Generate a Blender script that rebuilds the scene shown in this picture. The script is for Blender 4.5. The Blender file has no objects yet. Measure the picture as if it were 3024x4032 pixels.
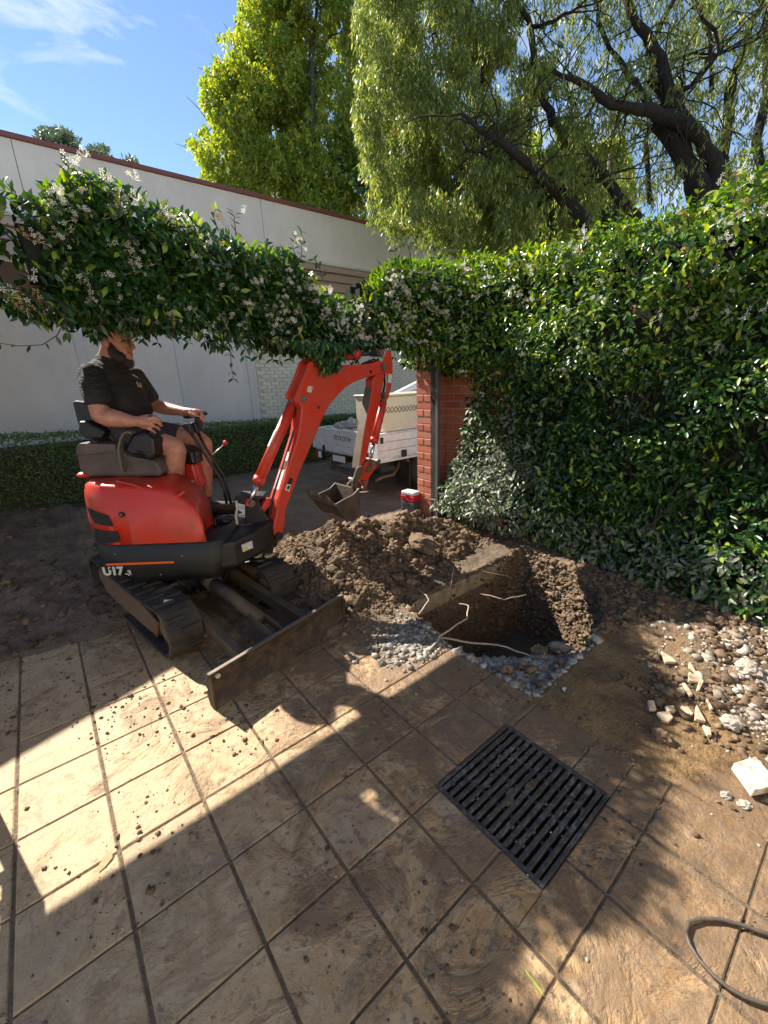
import bpy, math, random
import numpy as np
from mathutils import Vector, Matrix
rng = np.random.default_rng(11)
random.seed(11)
SC = bpy.context.scene
COL = SC.collection

# ------------------------------------------------------------------ camera
# X runs along the tile joints to the right, Y along the other joints to the back, Z up, metres
F_PX, PIT, ROLL, YAW, CAM_H = 1643.27, 0.306577, -0.0373255, 0.674621, 1.61
def _axes():
    cp, sp = math.cos(PIT), math.sin(PIT)
    fwd = np.array([0, cp, -sp]); up = np.array([0, sp, cp]); ri = np.array([1.0, 0, 0])
    r = ri*math.cos(ROLL) + up*math.sin(ROLL); u = -ri*math.sin(ROLL) + up*math.cos(ROLL)
    c, s = math.cos(YAW), math.sin(YAW)
    G = np.array([[c, s, 0], [-s, c, 0], [0, 0, 1]])
    return np.array([r, u, fwd]) @ G.T
AX = _axes()
CAMP = np.array([0, 0, CAM_H])
cd = bpy.data.cameras.new('camera'); cam = bpy.data.objects.new('camera', cd); COL.objects.link(cam)
mw = Matrix.Identity(4)
for i in range(3):
    mw[i][0] = AX[0][i]; mw[i][1] = AX[1][i]; mw[i][2] = -AX[2][i]; mw[i][3] = CAMP[i]
cam.matrix_world = mw
cd.sensor_fit = 'VERTICAL'; cd.sensor_height = 36.0; cd.sensor_width = 27.0
cd.lens = F_PX/4032*36.0
cd.clip_start = 0.05; cd.clip_end = 800
SC.camera = cam

# ------------------------------------------------------------------ sun and sky
SUN_EL = math.radians(43.3)
SUN_DIR = np.array([-0.253*math.cos(SUN_EL), 0.967*math.cos(SUN_EL), math.sin(SUN_EL)])   # towards the sun
sl = bpy.data.lights.new('sun', 'SUN'); sl.energy = 4.2; sl.angle = math.radians(0.5); sl.color = (1.0, 0.93, 0.82)
sun = bpy.data.objects.new('sun', sl); COL.objects.link(sun)
sun.rotation_euler = Vector(SUN_DIR).to_track_quat('Z', 'Y').to_euler()
world = bpy.data.worlds.new('World'); SC.world = world; world.use_nodes = True
nt = world.node_tree; bg = nt.nodes['Background']
sky = nt.nodes.new('ShaderNodeTexSky'); sky.sky_type = 'NISHITA'; sky.sun_disc = False
sky.sun_elevation = SUN_EL
sky.sun_rotation = math.atan2(SUN_DIR[0], SUN_DIR[1])
sky.air_density = 1.0; sky.dust_density = 0.0; sky.ozone_density = 3.0
tc = nt.nodes.new('ShaderNodeTexCoord')
mp = nt.nodes.new('ShaderNodeMapping'); mp.inputs['Scale'].default_value = (2.2, 4.5, 6.0); mp.inputs['Rotation'].default_value = (0.4, 0.3, 0.5)
nz = nt.nodes.new('ShaderNodeTexNoise'); nz.inputs['Scale'].default_value = 1.7; nz.inputs['Detail'].default_value = 9; nz.inputs['Roughness'].default_value = 0.62; nz.inputs['Distortion'].default_value = 0.5
cr = nt.nodes.new('ShaderNodeValToRGB'); cr.color_ramp.elements[0].position = 0.53; cr.color_ramp.elements[1].position = 0.80
cr.color_ramp.elements[1].color = (0.9, 0.9, 0.9, 1)
mx = nt.nodes.new('ShaderNodeMix'); mx.data_type = 'RGBA'
mx.inputs[7].default_value = (6.0, 6.3, 6.8, 1)
nt.links.new(tc.outputs['Generated'], mp.inputs[0]); nt.links.new(mp.outputs[0], nz.inputs[0])
nt.links.new(nz.outputs[0], cr.inputs[0]); nt.links.new(cr.outputs[0], mx.inputs[0])
nt.links.new(sky.outputs[0], mx.inputs[6]); nt.links.new(mx.outputs[2], bg.inputs[0])
bg.inputs[1].default_value = 0.066
SC.render.engine = 'CYCLES'
SC.view_settings.view_transform = 'Standard'; SC.view_settings.look = 'None'
SC.view_settings.gamma = 1.0; SC.view_settings.exposure = 1.58
SC.view_settings.use_curve_mapping = False

# ------------------------------------------------------------------ geometry helpers
def ray(px, py):
    return np.array([(px-1512)/F_PX, -(py-2016)/F_PX, 1.0]) @ AX
def gz(px, py, z=0.0):
    d = ray(px, py); return CAMP + (z-CAM_H)/d[2]*d
def onX(px, py, X): d = ray(px, py); return CAMP + X/d[0]*d
def onY(px, py, Y): d = ray(px, py); return CAMP + Y/d[1]*d
def nrm(a): a = np.asarray(a, float); return a/(np.linalg.norm(a)+1e-12)

class MB:
    """collects shapes, then links them as ONE mesh object"""
    def __init__(s, xf=None): s.v = []; s.f = []; s.xf = xf
    def add(s, vs, fs):
        o = len(s.v)
        for p in vs:
            if s.xf is not None: p = s.xf(p)
            s.v.append(tuple(float(c) for c in p))
        s.f += [tuple(i+o for i in f) for f in fs]; return s
    def box(s, c, sz, rot=None):
        hx, hy, hz = sz[0]/2, sz[1]/2, sz[2]/2
        vs = [np.array([x, y, z]) for x in (-hx, hx) for y in (-hy, hy) for z in (-hz, hz)]
        if rot is not None:
            R = np.array(rot); vs = [R @ p for p in vs]
        vs = [p+np.array(c, float) for p in vs]
        return s.add(vs, [(0, 1, 3, 2), (4, 6, 7, 5), (0, 4, 5, 1), (2, 3, 7, 6), (0, 2, 6, 4), (1, 5, 7, 3)])
    def span(s, a, b): 
        a = np.array(a, float); b = np.array(b, float); return s.box((a+b)/2, np.abs(b-a))
    def prism(s, poly, vec):
        vec = np.array(vec, float); n = len(poly)
        a = [np.array(p, float) for p in poly]; b = [p+vec for p in a]
        fs = [tuple(range(n))[::-1], tuple(range(n, 2*n))] + [(i, (i+1) % n, n+(i+1) % n, n+i) for i in range(n)]
        return s.add(a+b, fs)
    def loft(s, rings, cap=True, closed=True):
        n = len(rings[0]); vs = [p for r in rings for p in r]; fs = []
        for k in range(len(rings)-1):
            for i in range(n if closed else n-1):
                j = (i+1) % n
                fs.append((k*n+i, k*n+j, (k+1)*n+j, (k+1)*n+i))
        if cap and closed: fs += [tuple(range(n))[::-1], tuple(range((len(rings)-1)*n, len(rings)*n))]
        return s.add(vs, fs)
    def tube(s, pts, r, n=8, cap=True):
        pts = [np.array(p, float) for p in pts]
        rs = r if hasattr(r, '__len__') else [r]*len(pts)
        rings = []; prev = None
        for i, p in enumerate(pts):
            d = nrm(pts[min(i+1, len(pts)-1)]-pts[max(i-1, 0)])
            if prev is None:
                a = np.array([0, 0, 1.0]) if abs(d[2]) < .9 else np.array([1.0, 0, 0])
            else: a = prev
            x = nrm(a-d*np.dot(a, d)); y = np.cross(d, x); prev = x
            rings.append([p+rs[i]*(math.cos(t)*x+math.sin(t)*y) for t in np.linspace(0, 2*math.pi, n, endpoint=False)])
        return s.loft(rings, cap)
    def ell(s, c, r, n=12, m=8, rot=None):
        c = np.array(c, float); r = np.array(r if hasattr(r, '__len__') else [r]*3, float)
        R = np.eye(3) if rot is None else np.array(rot); rings = []
        for k in range(1, m):
            ph = math.pi*k/m
            rings.append([c+R @ (r*np.array([math.sin(ph)*math.cos(t), math.sin(ph)*math.sin(t), -math.cos(ph)])) for t in np.linspace(0, 2*math.pi, n, endpoint=False)])
        vs = [c-R @ (r*np.array([0, 0, 1]))]+[p for q in rings for p in q]+[c+R @ (r*np.array([0, 0, 1]))]
        fs = [(0, 1+(i+1) % n, 1+i) for i in range(n)]
        for k in range(m-2):
            fs += [(1+k*n+i, 1+k*n+(i+1) % n, 1+(k+1)*n+(i+1) % n, 1+(k+1)*n+i) for i in range(n)]
        L = 1+(m-1)*n
        fs += [(L, 1+(m-2)*n+i, 1+(m-2)*n+(i+1) % n) for i in range(n)]
        return s.add(vs, fs)
    def build(s, name, mat, parent=None, smooth=False, bevel=0, seg=2):
        me = bpy.data.meshes.new(name); me.from_pydata(s.v, [], s.f); me.update()
        return link(name, me, mat, parent, smooth, bevel, seg)
def link(name, me, mat, parent=None, smooth=False, bevel=0, seg=2):
    if mat is not None and not me.materials: me.materials.append(mat)
    if smooth: me.polygons.foreach_set('use_smooth', [True]*len(me.polygons))
    o = bpy.data.objects.new(name, me); COL.objects.link(o)
    if parent is not None: o.parent = parent
    if bevel:
        b = o.modifiers.new('bevel', 'BEVEL'); b.width = bevel; b.segments = seg; b.limit_method = 'ANGLE'; b.angle_limit = math.radians(38)
        b.harden_normals = False
    return o
def tag(o, label=None, cat=None, group=None, kind=None):
    if label: o['label'] = label
    if cat: o['category'] = cat
    if group: o['group'] = group
    if kind: o['kind'] = kind
    return o
def empty(name, loc, label, cat, group=None, rz=0):
    o = bpy.data.objects.new(name, None); COL.objects.link(o); o.location = tuple(float(x) for x in loc); o.rotation_euler = (0, 0, rz)
    o.empty_display_size = 0.1
    return tag(o, label, cat, group)
def mesh_np(name, V, loops, totals):
    me = bpy.data.meshes.new(name)
    V = np.ascontiguousarray(V, np.float32); loops = np.ascontiguousarray(loops, np.int32); totals = np.ascontiguousarray(totals, np.int32)
    me.vertices.add(len(V)); me.vertices.foreach_set('co', V.ravel())
    me.loops.add(len(loops)); me.loops.foreach_set('vertex_index', loops)
    me.polygons.add(len(totals)); st = np.zeros(len(totals), np.int32); st[1:] = np.cumsum(totals)[:-1]
    me.polygons.foreach_set('loop_start', st); me.polygons.foreach_set('loop_total', totals)
    me.update(calc_edges=True); return me
def scatter(name, tv, tf, P, B, D, N, S):
    """copies of a template (tv, tf) merged into one mesh; B, D, N are its x, y, z axes per copy"""
    tv = np.array(tv, float); n = len(P)
    S = np.asarray(S, float)
    if S.ndim == 1: S = np.repeat(S[:, None], 3, 1)
    V = P[:, None, :] + (S[:, None, 0:1]*tv[None, :, 0:1])*B[:, None, :] + (S[:, None, 1:2]*tv[None, :, 1:2])*D[:, None, :] + (S[:, None, 2:3]*tv[None, :, 2:3])*N[:, None, :]
    lt = np.array([i for f in tf for i in f]); tt = np.array([len(f) for f in tf])
    loops = (lt[None, :] + (np.arange(n)*len(tv))[:, None]).ravel()
    return mesh_np(name, V.reshape(-1, 3), loops, np.tile(tt, n))
def frames(D, N):
    D = D/np.linalg.norm(D, axis=1, keepdims=True)
    N = N-D*(N*D).sum(1, keepdims=True); N = N/(np.linalg.norm(N, axis=1, keepdims=True)+1e-9)
    return np.cross(D, N), D, N
def rdir(n): a = rng.normal(size=(n, 3)); return a/np.linalg.norm(a, axis=1, keepdims=True)
# leaf templates (x across, y along, z normal), unit length
LEAF_V = [(0, 0, 0), (-.16, .28, .05), (0, .30, 0), (.16, .28, .05), (-.17, .62, .03), (0, .64, -.03), (.17, .62, .03), (0, 1, -.10)]
LEAF_F = [(0, 2, 1), (0, 3, 2), (1, 2, 5, 4), (2, 3, 6, 5), (4, 5, 7), (5, 6, 7)]
BLADE_V = [(0, 0, 0), (-.075, .4, .01), (.075, .4, .01), (-.06, .75, -.03), (.06, .75, -.03), (0, 1, -.08)]
BLADE_F = [(0, 2, 1), (1, 2, 4, 3), (3, 4, 5)]
# value noise on a lattice
_lat = np.random.default_rng(5).random((64, 64, 64))
def vn(x, y, z=0.0):
    x, y, z = np.broadcast_arrays(np.asarray(x, float), np.asarray(y, float), np.asarray(z, float))
    xi, yi, zi = np.floor(x).astype(int), np.floor(y).astype(int), np.floor(z).astype(int)
    fx, fy, fz = x-xi, y-yi, z-zi
    fx, fy, fz = [t*t*(3-2*t) for t in (fx, fy, fz)]
    def L(a, b, c): return _lat[(xi+a) % 64, (yi+b) % 64, (zi+c) % 64]
    r = 0
    for a in (0, 1):
        for b in (0, 1):
            for c in (0, 1):
                r = r + L(a, b, c)*(fx if a else 1-fx)*(fy if b else 1-fy)*(fz if c else 1-fz)
    return r
def fbm(x, y, z=0.0, o=4, g=.5):
    r = 0; a = 1; t = 0
    for k in range(o):
        r = r + a*vn(np.asarray(x)*2**k+17*k, np.asarray(y)*2**k+5*k, np.asarray(z)*2**k); t += a; a *= g
    return r/t
def inpoly(x, y, poly):
    x = np.asarray(x); y = np.asarray(y); r = np.zeros(np.broadcast(x, y).shape, bool); n = len(poly)
    for i in range(n):
        x1, y1 = poly[i]; x2, y2 = poly[(i+1) % n]
        c = ((y1 > y) != (y2 > y)) & (x < (x2-x1)*(y-y1)/((y2-y1) if y2 != y1 else 1e-9)+x1)
        r ^= c
    return r
def sdist(x, y, poly):
    x = np.asarray(x, float); y = np.asarray(y, float); d = np.full(np.broadcast(x, y).shape, 1e9); n = len(poly)
    for i in range(n):
        ax, ay = poly[i]; bx, by = poly[(i+1) % n]; dx, dy = bx-ax, by-ay
        t = np.clip(((x-ax)*dx+(y-ay)*dy)/(dx*dx+dy*dy), 0, 1)
        d = np.minimum(d, np.hypot(x-ax-t*dx, y-ay-t*dy))
    return np.where(inpoly(x, y, poly), -d, d)

# ------------------------------------------------------------------ materials
class N:
    def __init__(s, name):
        s.m = bpy.data.materials.new(name); s.m.use_nodes = True; s.t = s.m.node_tree
        s.p = s.t.nodes['Principled BSDF']; s.out = s.t.nodes['Material Output']
        s._pos = None
    def n(s, typ, **kw):
        o = s.t.nodes.new(typ)
        for k, v in kw.items(): setattr(o, k, v)
        return o
    def l(s, a, b): s.t.links.new(a, b)
    def pos(s, obj=False):
        if obj:
            t = s.n('ShaderNodeTexCoord'); return t.outputs['Object']
        if s._pos is None: s._pos = s.n('ShaderNodeNewGeometry').outputs['Position']
        return s._pos
    def noise(s, scale, detail=4, rough=.55, dist=0, vec=None, stretch=None, rot=None):
        q = s.n('ShaderNodeTexNoise'); q.inputs['Scale'].default_value = scale; q.inputs['Detail'].default_value = detail
        q.inputs['Roughness'].default_value = rough; q.inputs['Distortion'].default_value = dist
        v = vec if vec is not None else s.pos()
        if stretch or rot:
            mp = s.n('ShaderNodeMapping'); mp.inputs['Scale'].default_value = stretch or (1, 1, 1); mp.inputs['Rotation'].default_value = rot or (0, 0, 0)
            s.l(v, mp.inputs[0]); v = mp.outputs[0]
        s.l(v, q.inputs['Vector']); return q.outputs[0]
    def vor(s, scale, feature='F1', out='Distance', rnd=1, vec=None):
        q = s.n('ShaderNodeTexVoronoi'); q.feature = feature; q.inputs['Scale'].default_value = scale; q.inputs['Randomness'].default_value = rnd
        s.l(vec if vec is not None else s.pos(), q.inputs['Vector']); return q.outputs[out]
    def ramp(s, x, a, b, lo=0.0, hi=1.0):
        q = s.n('ShaderNodeMapRange'); q.inputs[1].default_value = a; q.inputs[2].default_value = b
        q.inputs[3].default_value = lo; q.inputs[4].default_value = hi; s.l(x, q.inputs[0]); return q.outputs[0]
    def math(s, op, a, b=None):
        q = s.n('ShaderNodeMath', operation=op)
        for i, v in enumerate((a, b)):
            if v is None: continue
            if isinstance(v, (int, float)): q.inputs[i].default_value = v
            else: s.l(v, q.inputs[i])
        return q.outputs[0]
    def mix(s, f, a, b):
        q = s.n('ShaderNodeMix', data_type='RGBA')
        for i, v in ((0, f), (6, a), (7, b)):
            if isinstance(v, (int, float)): q.inputs[i].default_value = v
            elif isinstance(v, tuple): q.inputs[i].default_value = (*v, 1) if len(v) == 3 else v
            else: s.l(v, q.inputs[i])
        return q.outputs[2]
    def base(s, c):
        if isinstance(c, tuple): s.p.inputs['Base Color'].default_value = (*c, 1)
        else: s.l(c, s.p.inputs['Base Color'])
    def rough(s, r):
        if isinstance(r, (int, float)): s.p.inputs['Roughness'].default_value = r
        else: s.l(r, s.p.inputs['Roughness'])
    def bump(s, h, strength=.5, dist=.01):
        b = s.n('ShaderNodeBump'); b.inputs['Strength'].default_value = strength; b.inputs['Distance'].default_value = dist
        s.l(h, b.inputs['Height']); s.l(b.outputs[0], s.p.inputs['Normal'])
    def set(s, **kw):
        for k, v in kw.items(): s.p.inputs[k.replace('_', ' ')].default_value = v
    def isl(s): return s.n('ShaderNodeNewGeometry').outputs['Random Per Island']
    def orand(s): return s.n('ShaderNodeObjectInfo').outputs['Random']
    def hue(s, col, h=None, sat=None, v=None):
        q = s.n('ShaderNodeHueSaturation')
        for i, x in ((0, h), (1, sat), (2, v)):
            if x is None: continue
            if isinstance(x, (int, float)): q.inputs[i].default_value = x
            else: s.l(x, q.inputs[i])
        if isinstance(col, tuple): q.inputs[4].default_value = (*col, 1)
        else: s.l(col, q.inputs[4])
        return q.outputs[0]
def paint(name, c, rough=.45, dirt=(.16, .115, .075), amt=.35, metal=0.0, scale=6, bump=.15, coat=0.0, wear=None):
    k = N(name); d = k.noise(scale, 6, .65); f = k.ramp(d, .62-amt*.5, .75, 0, min(1, amt*1.6))
    v = k.noise(scale*5, 4); c0 = k.mix(k.ramp(v, .3, .7, 0, .25), c, tuple(x*.75 for x in c))
    if wear is not None:
        w = k.noise(scale*3.1, 8, .7); c0 = k.mix(k.ramp(w, .66, .70), c0, wear)
    k.base(k.mix(f, c0, dirt)); k.rough(k.ramp(d, .35, .75, rough, min(1, rough+.4)))
    k.p.inputs['Metallic'].default_value = metal
    if coat: k.set(Coat_Weight=coat, Coat_Roughness=.15)
    if bump: k.bump(k.noise(scale*12, 5), bump, .004)
    return k.m
def leafmat(name, c1, c2, young=None, rough=.35, trans=.35, tcol=None, dust=None, youngfrac=.06):
    k = N(name); r = k.isl()
    c = k.mix(r, c1, c2)
    if young is not None:
        r2 = k.math('FRACT', k.math('MULTIPLY', r, 37.17)); c = k.mix(k.math('GREATER_THAN', r2, 1-youngfrac), c, young)
    v = k.noise(3.0, 3); c = k.hue(c, v=k.ramp(v, .3, .7, .8, 1.25))
    if dust is not None:
        c = k.mix(k.ramp(k.noise(7, 4), .35, .65, .15, .6), c, dust)
    k.base(c); k.rough(rough); k.set(Specular_IOR_Level=.5)
    tr = k.n('ShaderNodeBsdfTranslucent')
    tcx = k.hue(c, h=.488, sat=1.15, v=1.5) if tcol is None else k.mix(.6, c, tcol)
    k.l(tcx, tr.inputs[0])
    ms = k.n('ShaderNodeMixShader'); ms.inputs[0].default_value = trans
    k.l(k.p.outputs[0], ms.inputs[1]); k.l(tr.outputs[0], ms.inputs[2]); k.l(ms.outputs[0], k.out.inputs[0])
    return k.m
# ================================================================== GROUND
TX, TY, TS = -0.709, 2.387, 0.29995           # tile joint grid
PIT_POLY = [(1.70, 1.42), (1.98, 1.20), (2.36, .96), (2.62, .985), (3.06, 1.19), (3.22, 1.55), (3.30, 2.045), (1.84, 2.055), (1.74, 1.80)]
LEDGE = [(1.69, 1.62), (1.692, .917), (2.44, .925), (2.30, 1.08), (1.98, 1.30), (1.80, 1.60)]
GRATE = (0.950, 1.442, 0.428, 0.914)
def mound_h(x, y):
    def g(cx, cy, sx, sy, h, r=0):
        c, s = math.cos(r), math.sin(r); u = (x-cx)*c+(y-cy)*s; v = -(x-cx)*s+(y-cy)*c
        return h*np.exp(-(u/sx)**2-(v/sy)**2)
    m = g(1.95, 3.05, .70, .48, .27, -.15)+g(2.55, 2.75, .50, .38, .19, -.3)+g(1.55, 2.65, .38, .42, .13)+g(3.1, 2.85, .34, .32, .10)+g(2.0, 2.5, .40, .30, .07)
    lump = fbm(x*5, y*5, 3.3, 5, .62)-.5
    m = m*(1+1.2*lump)+(.05*lump+.06*(np.abs(fbm(x*8, y*8, 1.3, 4, .6)-.5)*4-.4)*.7+.075*(fbm(x*15, y*15, 6.1, 4, .65)-.5))*np.clip(m*7, 0, 1)
    return m
def paved(x, y):
    """1 inside the tiled floor"""
    a = (x < .75) & (y < 3.28+.25*(fbm(x*2, 3.1)-.5)*2)
    b = (x >= .75) & (y < 2.15) & (x < 1.69)
    c = (x >= 1.69) & (y < .917) & (x < 2.55)
    return a | b | c
def mudfilm(x, y):
    return (x > 1.70+.02*(fbm(y*6, 2.2)-.5)) & (y < .915) & (y > .30-.5*(x-1.7)+.3*(fbm(x*3, y*3, 1)-.5)) & (x < 2.6)
def ground_h(x, y):
    n1 = fbm(x*1.3, y*1.3, 1.5, 4)-.5; n2 = fbm(x*9, y*9, 7.7, 5, .6)-.5
    rough = .03+.05*n1+.06*n2
    z = np.where(paved(x, y), -.0048+.003*(fbm(x*25, y*25, 3)-.5), rough)
    rub = np.clip((x-2.35)/.4, 0, 1)*np.clip((1.25-y)/.3, 0, 1)
    z = np.where(paved(x, y) & (x < 2.45), z, z*1.0+rub*(.01+.05*n1+.055*n2))
    mf = mudfilm(x, y); z = np.where(mf, .002+.014*(fbm(x*7, y*7, 3.1, 4)-.4)+.02*n2*np.clip((x-2.1)*2, 0, 1), z)
    m = np.where(sdist(x, y, [(2.46, 2.035), (3.26, 2.04), (3.42, 2.12), (3.36, 2.34), (2.9, 2.36), (2.62, 2.26)])+.05*(fbm(x*9, y*9, 4)-.5) < 0, 0, mound_h(x, y)+.03*np.clip(1-np.abs(y-2.15)/.2, 0, 1)*(x > 1.7)*(x < 2.55)*(y > 2.03)); z = np.where(m > .012, np.maximum(z, m-.012+.03*n2), z)
    far = np.clip((np.hypot(x-1.5, y-2)-12)/10, 0, 1); z = z*(1-far)
    # left soil, churned
    z = z+np.where((x < 2.2-.4*np.clip(y-3.5, 0, 2)) & (y > 3.35), .11*n2+.14*n1+.07*np.abs(fbm(x*6, y*2.5, 4.4, 4)-.5)*2+.16*np.exp(-((x-.9)/.8)**2-((y-6.7)/.5)**2), 0)
    # pit
    d = sdist(x, y, PIT_POLY)+.05*(fbm(x*6, y*6, 2.2, 4)-.5)
    dep = np.clip((-d)/.06, 0, 1); rt = np.clip((x-2.85)/.4, 0, 1)
    dep = np.where(x > 2.75, np.clip((-d)/(.06+.12*rt), 0, 1), dep)
    floor = -.78+.12*(fbm(x*3, y*3, 9)-.5)
    z = z*(1-dep)+dep*floor
    # gravel ledge in the front corner of the pit
    l = sdist(x, y, LEDGE); k = np.clip(-l/.02, 0, 1)
    zl = -.045-.09*np.clip((d*-1+.05)/.2, 0, 1)-.03*np.clip((x-1.7)/.6, 0, 1)+.02*n2
    z = np.where((l < 0) & (d > -.02), zl*k+z*(1-k), z)
    gx0, gx1, gy0, gy1 = GRATE
    z = np.where((x > gx0+.012) & (x < gx1-.012) & (y > gy0+.012) & (y < gy1-.012), -.30, z)
    return z
def axis(lo, hi, fine, far):
    f = np.arange(lo, hi, fine); a = []; p = lo; s = fine
    while p > -far: s *= 1.22; p -= s; a.append(p)
    b = []; p = f[-1]; s = fine
    while p < far: s *= 1.22; p += s; b.append(p)
    return np.concatenate([a[::-1], f, b])
gxs = np.concatenate([axis(-1.2, 4.4, .018, 140)]); gys = axis(-.6, 5.4, .018, 140)
GXX, GYY = np.meshgrid(gxs, gys); GZ = ground_h(GXX, GYY)
nx, ny = len(gxs), len(gys)
ii = (np.arange(ny-1)[:, None]*nx+np.arange(nx-1)[None, :]).ravel()
q = np.stack([ii, ii+1, ii+nx+1, ii+nx], 1)
me = mesh_np('ground', np.stack([GXX.ravel(), GYY.ravel(), GZ.ravel()], 1), q.ravel(), np.full(len(q), 4))
k = N('soil')
a = k.noise(2.2, 6, .6); b = k.noise(22, 6, .65); c = k.noise(110, 4)
col = k.mix(k.ramp(a, .35, .65), (.095, .068, .045), (.20, .145, .095))
col = k.mix(k.ramp(b, .35, .7), col, (.26, .19, .12))
col = k.mix(k.ramp(c, .66, .74), col, (.34, .28, .21))
sx = k.n('ShaderNodeSeparateXYZ'); k.l(k.pos(), sx.inputs[0])
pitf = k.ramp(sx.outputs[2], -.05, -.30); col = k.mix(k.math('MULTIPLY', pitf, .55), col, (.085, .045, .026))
# the sandy driveway at the back and the grout under the tiles
sand = k.math('MULTIPLY', k.ramp(sx.outputs[0], 1.2, 2.4), k.ramp(sx.outputs[1], 3.1, 3.6)); col = k.mix(k.math('MULTIPLY', sand, .75), col, k.mix(k.ramp(k.noise(3.3, 6, .65), .4, .62), (.21, .145, .088), (.33, .235, .15)))
lft = k.math('MULTIPLY', k.ramp(sx.outputs[0], 1.3, .6), k.ramp(sx.outputs[1], 3.2, 3.5)); col = k.mix(k.math('MULTIPLY', lft, .6), col, k.mix(k.ramp(k.noise(2.6, 6, .65), .42, .6), (.11, .072, .047), (.25, .17, .115)))
heap = k.math('MULTIPLY', k.math('MULTIPLY', k.ramp(sx.outputs[0], 1.2, 1.4), k.ramp(sx.outputs[0], 3.5, 3.3)), k.math('MULTIPLY', k.ramp(sx.outputs[1], 2.0, 2.2), k.ramp(sx.outputs[1], 3.75, 3.5))); col = k.mix(k.math('MULTIPLY', heap, .7), col, k.mix(k.ramp(k.noise(16, 6, .7), .42, .6), (.060, .038, .022), (.16, .105, .06)))
wetm = k.math('MULTIPLY', k.ramp(sx.outputs[0], 1.45, 1.75), k.ramp(sx.outputs[1], 1.05, .85)); wetm = k.math('MULTIPLY', wetm, k.ramp(sx.outputs[0], 3.0, 2.2, .45, 1))
wc_ = k.mix(k.ramp(k.noise(5, 6, .6, .6), .38, .62), (.15, .092, .046), (.33, .20, .085)); wc_ = k.mix(k.ramp(k.noise(40, 5, .7), .56, .64, 0, .8), wc_, (.085, .055, .032)); col = k.mix(wetm, col, wc_)
k.base(col); q = k.n('ShaderNodeMix', data_type='FLOAT'); k.l(wetm, q.inputs[0]); k.l(k.ramp(a, .3, .7, .75, .95), q.inputs[2]); q.inputs[3].default_value = .42; k.rough(q.outputs[0])
k.bump(k.math('ADD', b, k.math('ADD', k.math('MULTIPLY', k.noise(60, 6, .7), .9), k.math('MULTIPLY', k.noise(9, 6, .65, .8), .8))), 1.0, .026)
SOIL = k.m
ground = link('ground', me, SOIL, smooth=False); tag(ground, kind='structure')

# ------------------------------------------------------------------ tiles
k = N('stamped_tile')
P = k.pos(); r = k.orand()
sx = k.n('ShaderNodeSeparateXYZ'); k.l(P, sx.inputs[0])
warp = k.n('ShaderNodeVectorMath', operation='MULTIPLY_ADD'); w = k.n('ShaderNodeTexNoise'); w.inputs['Scale'].default_value = 5; k.l(P, w.inputs['Vector'])
k.l(w.outputs['Color'], warp.inputs[0]); warp.inputs[1].default_value = (.25, .25, 0); k.l(P, warp.inputs[2])
slate = k.noise(11, 10, .70, .35, vec=warp.outputs[0]); blot = k.noise(2.6, 5, .6)
ang = k.math('MULTIPLY', r, 6.28); vr = k.n('ShaderNodeVectorRotate', rotation_type='Z_AXIS'); k.l(P, vr.inputs['Vector']); k.l(ang, vr.inputs['Angle'])
stre = k.noise(8, 8, .68, 1.0, vec=vr.outputs[0], stretch=(1, 2.6, 1))
stones = k.hue(k.mix(k.ramp(sx.outputs[0], -.1, 1.0), (.41, .285, .15), (.40, .215, .075)), v=k.ramp(r, 0, 1, .86, 1.12))
col = k.mix(k.ramp(slate, .42, .62, 0, .8), stones, (.49, .37, .22))
col = k.mix(k.ramp(stre, .53, .60, 0, .6), col, (.27, .175, .10)); col = k.mix(k.ramp(k.noise(70, 6, .75, .5), .56, .66, 0, .6), col, (.24, .16, .095))
# wet mud smeared over the floor, more towards the digging
wx = k.math('ADD', k.ramp(sx.outputs[0], -.3, 2.2, -.12, .24), k.ramp(sx.outputs[1], 2.6, 3.3, 0, .12))
mudn = k.math('ADD', k.noise(3.7, 7, .64, .8), wx); mud = k.ramp(mudn, .47, .60)
mudn2 = k.math('ADD', k.noise(26, 6, .7), k.math('MULTIPLY', wx, .6)); mud2 = k.ramp(mudn2, .545, .60)
spl = k.ramp(k.math('ADD', k.vor(34, rnd=1), k.math('MULTIPLY', k.noise(90, 4), .22)), .20, .15); splm = k.ramp(k.math('ADD', k.noise(2.1, 3), wx), .54, .66); spots = k.math('MULTIPLY', spl, splm)
spl2 = k.ramp(k.vor(75), .15, .10); spots2 = k.math('MULTIPLY', spl2, k.ramp(k.noise(3.4, 3), .46, .58))
mudc = k.mix(k.ramp(k.noise(13, 5), .35, .65), (.135, .08, .04), (.26, .16, .08))
slick = k.math('MULTIPLY', k.ramp(sx.outputs[0], 1.2, 1.75), k.ramp(sx.outputs[1], 1.05, .85))
mud = k.math('MAXIMUM', k.math('MULTIPLY', mud, .85), k.math('MULTIPLY', slick, k.ramp(mudn, .42, .60, .15, 1.0)))
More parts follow.
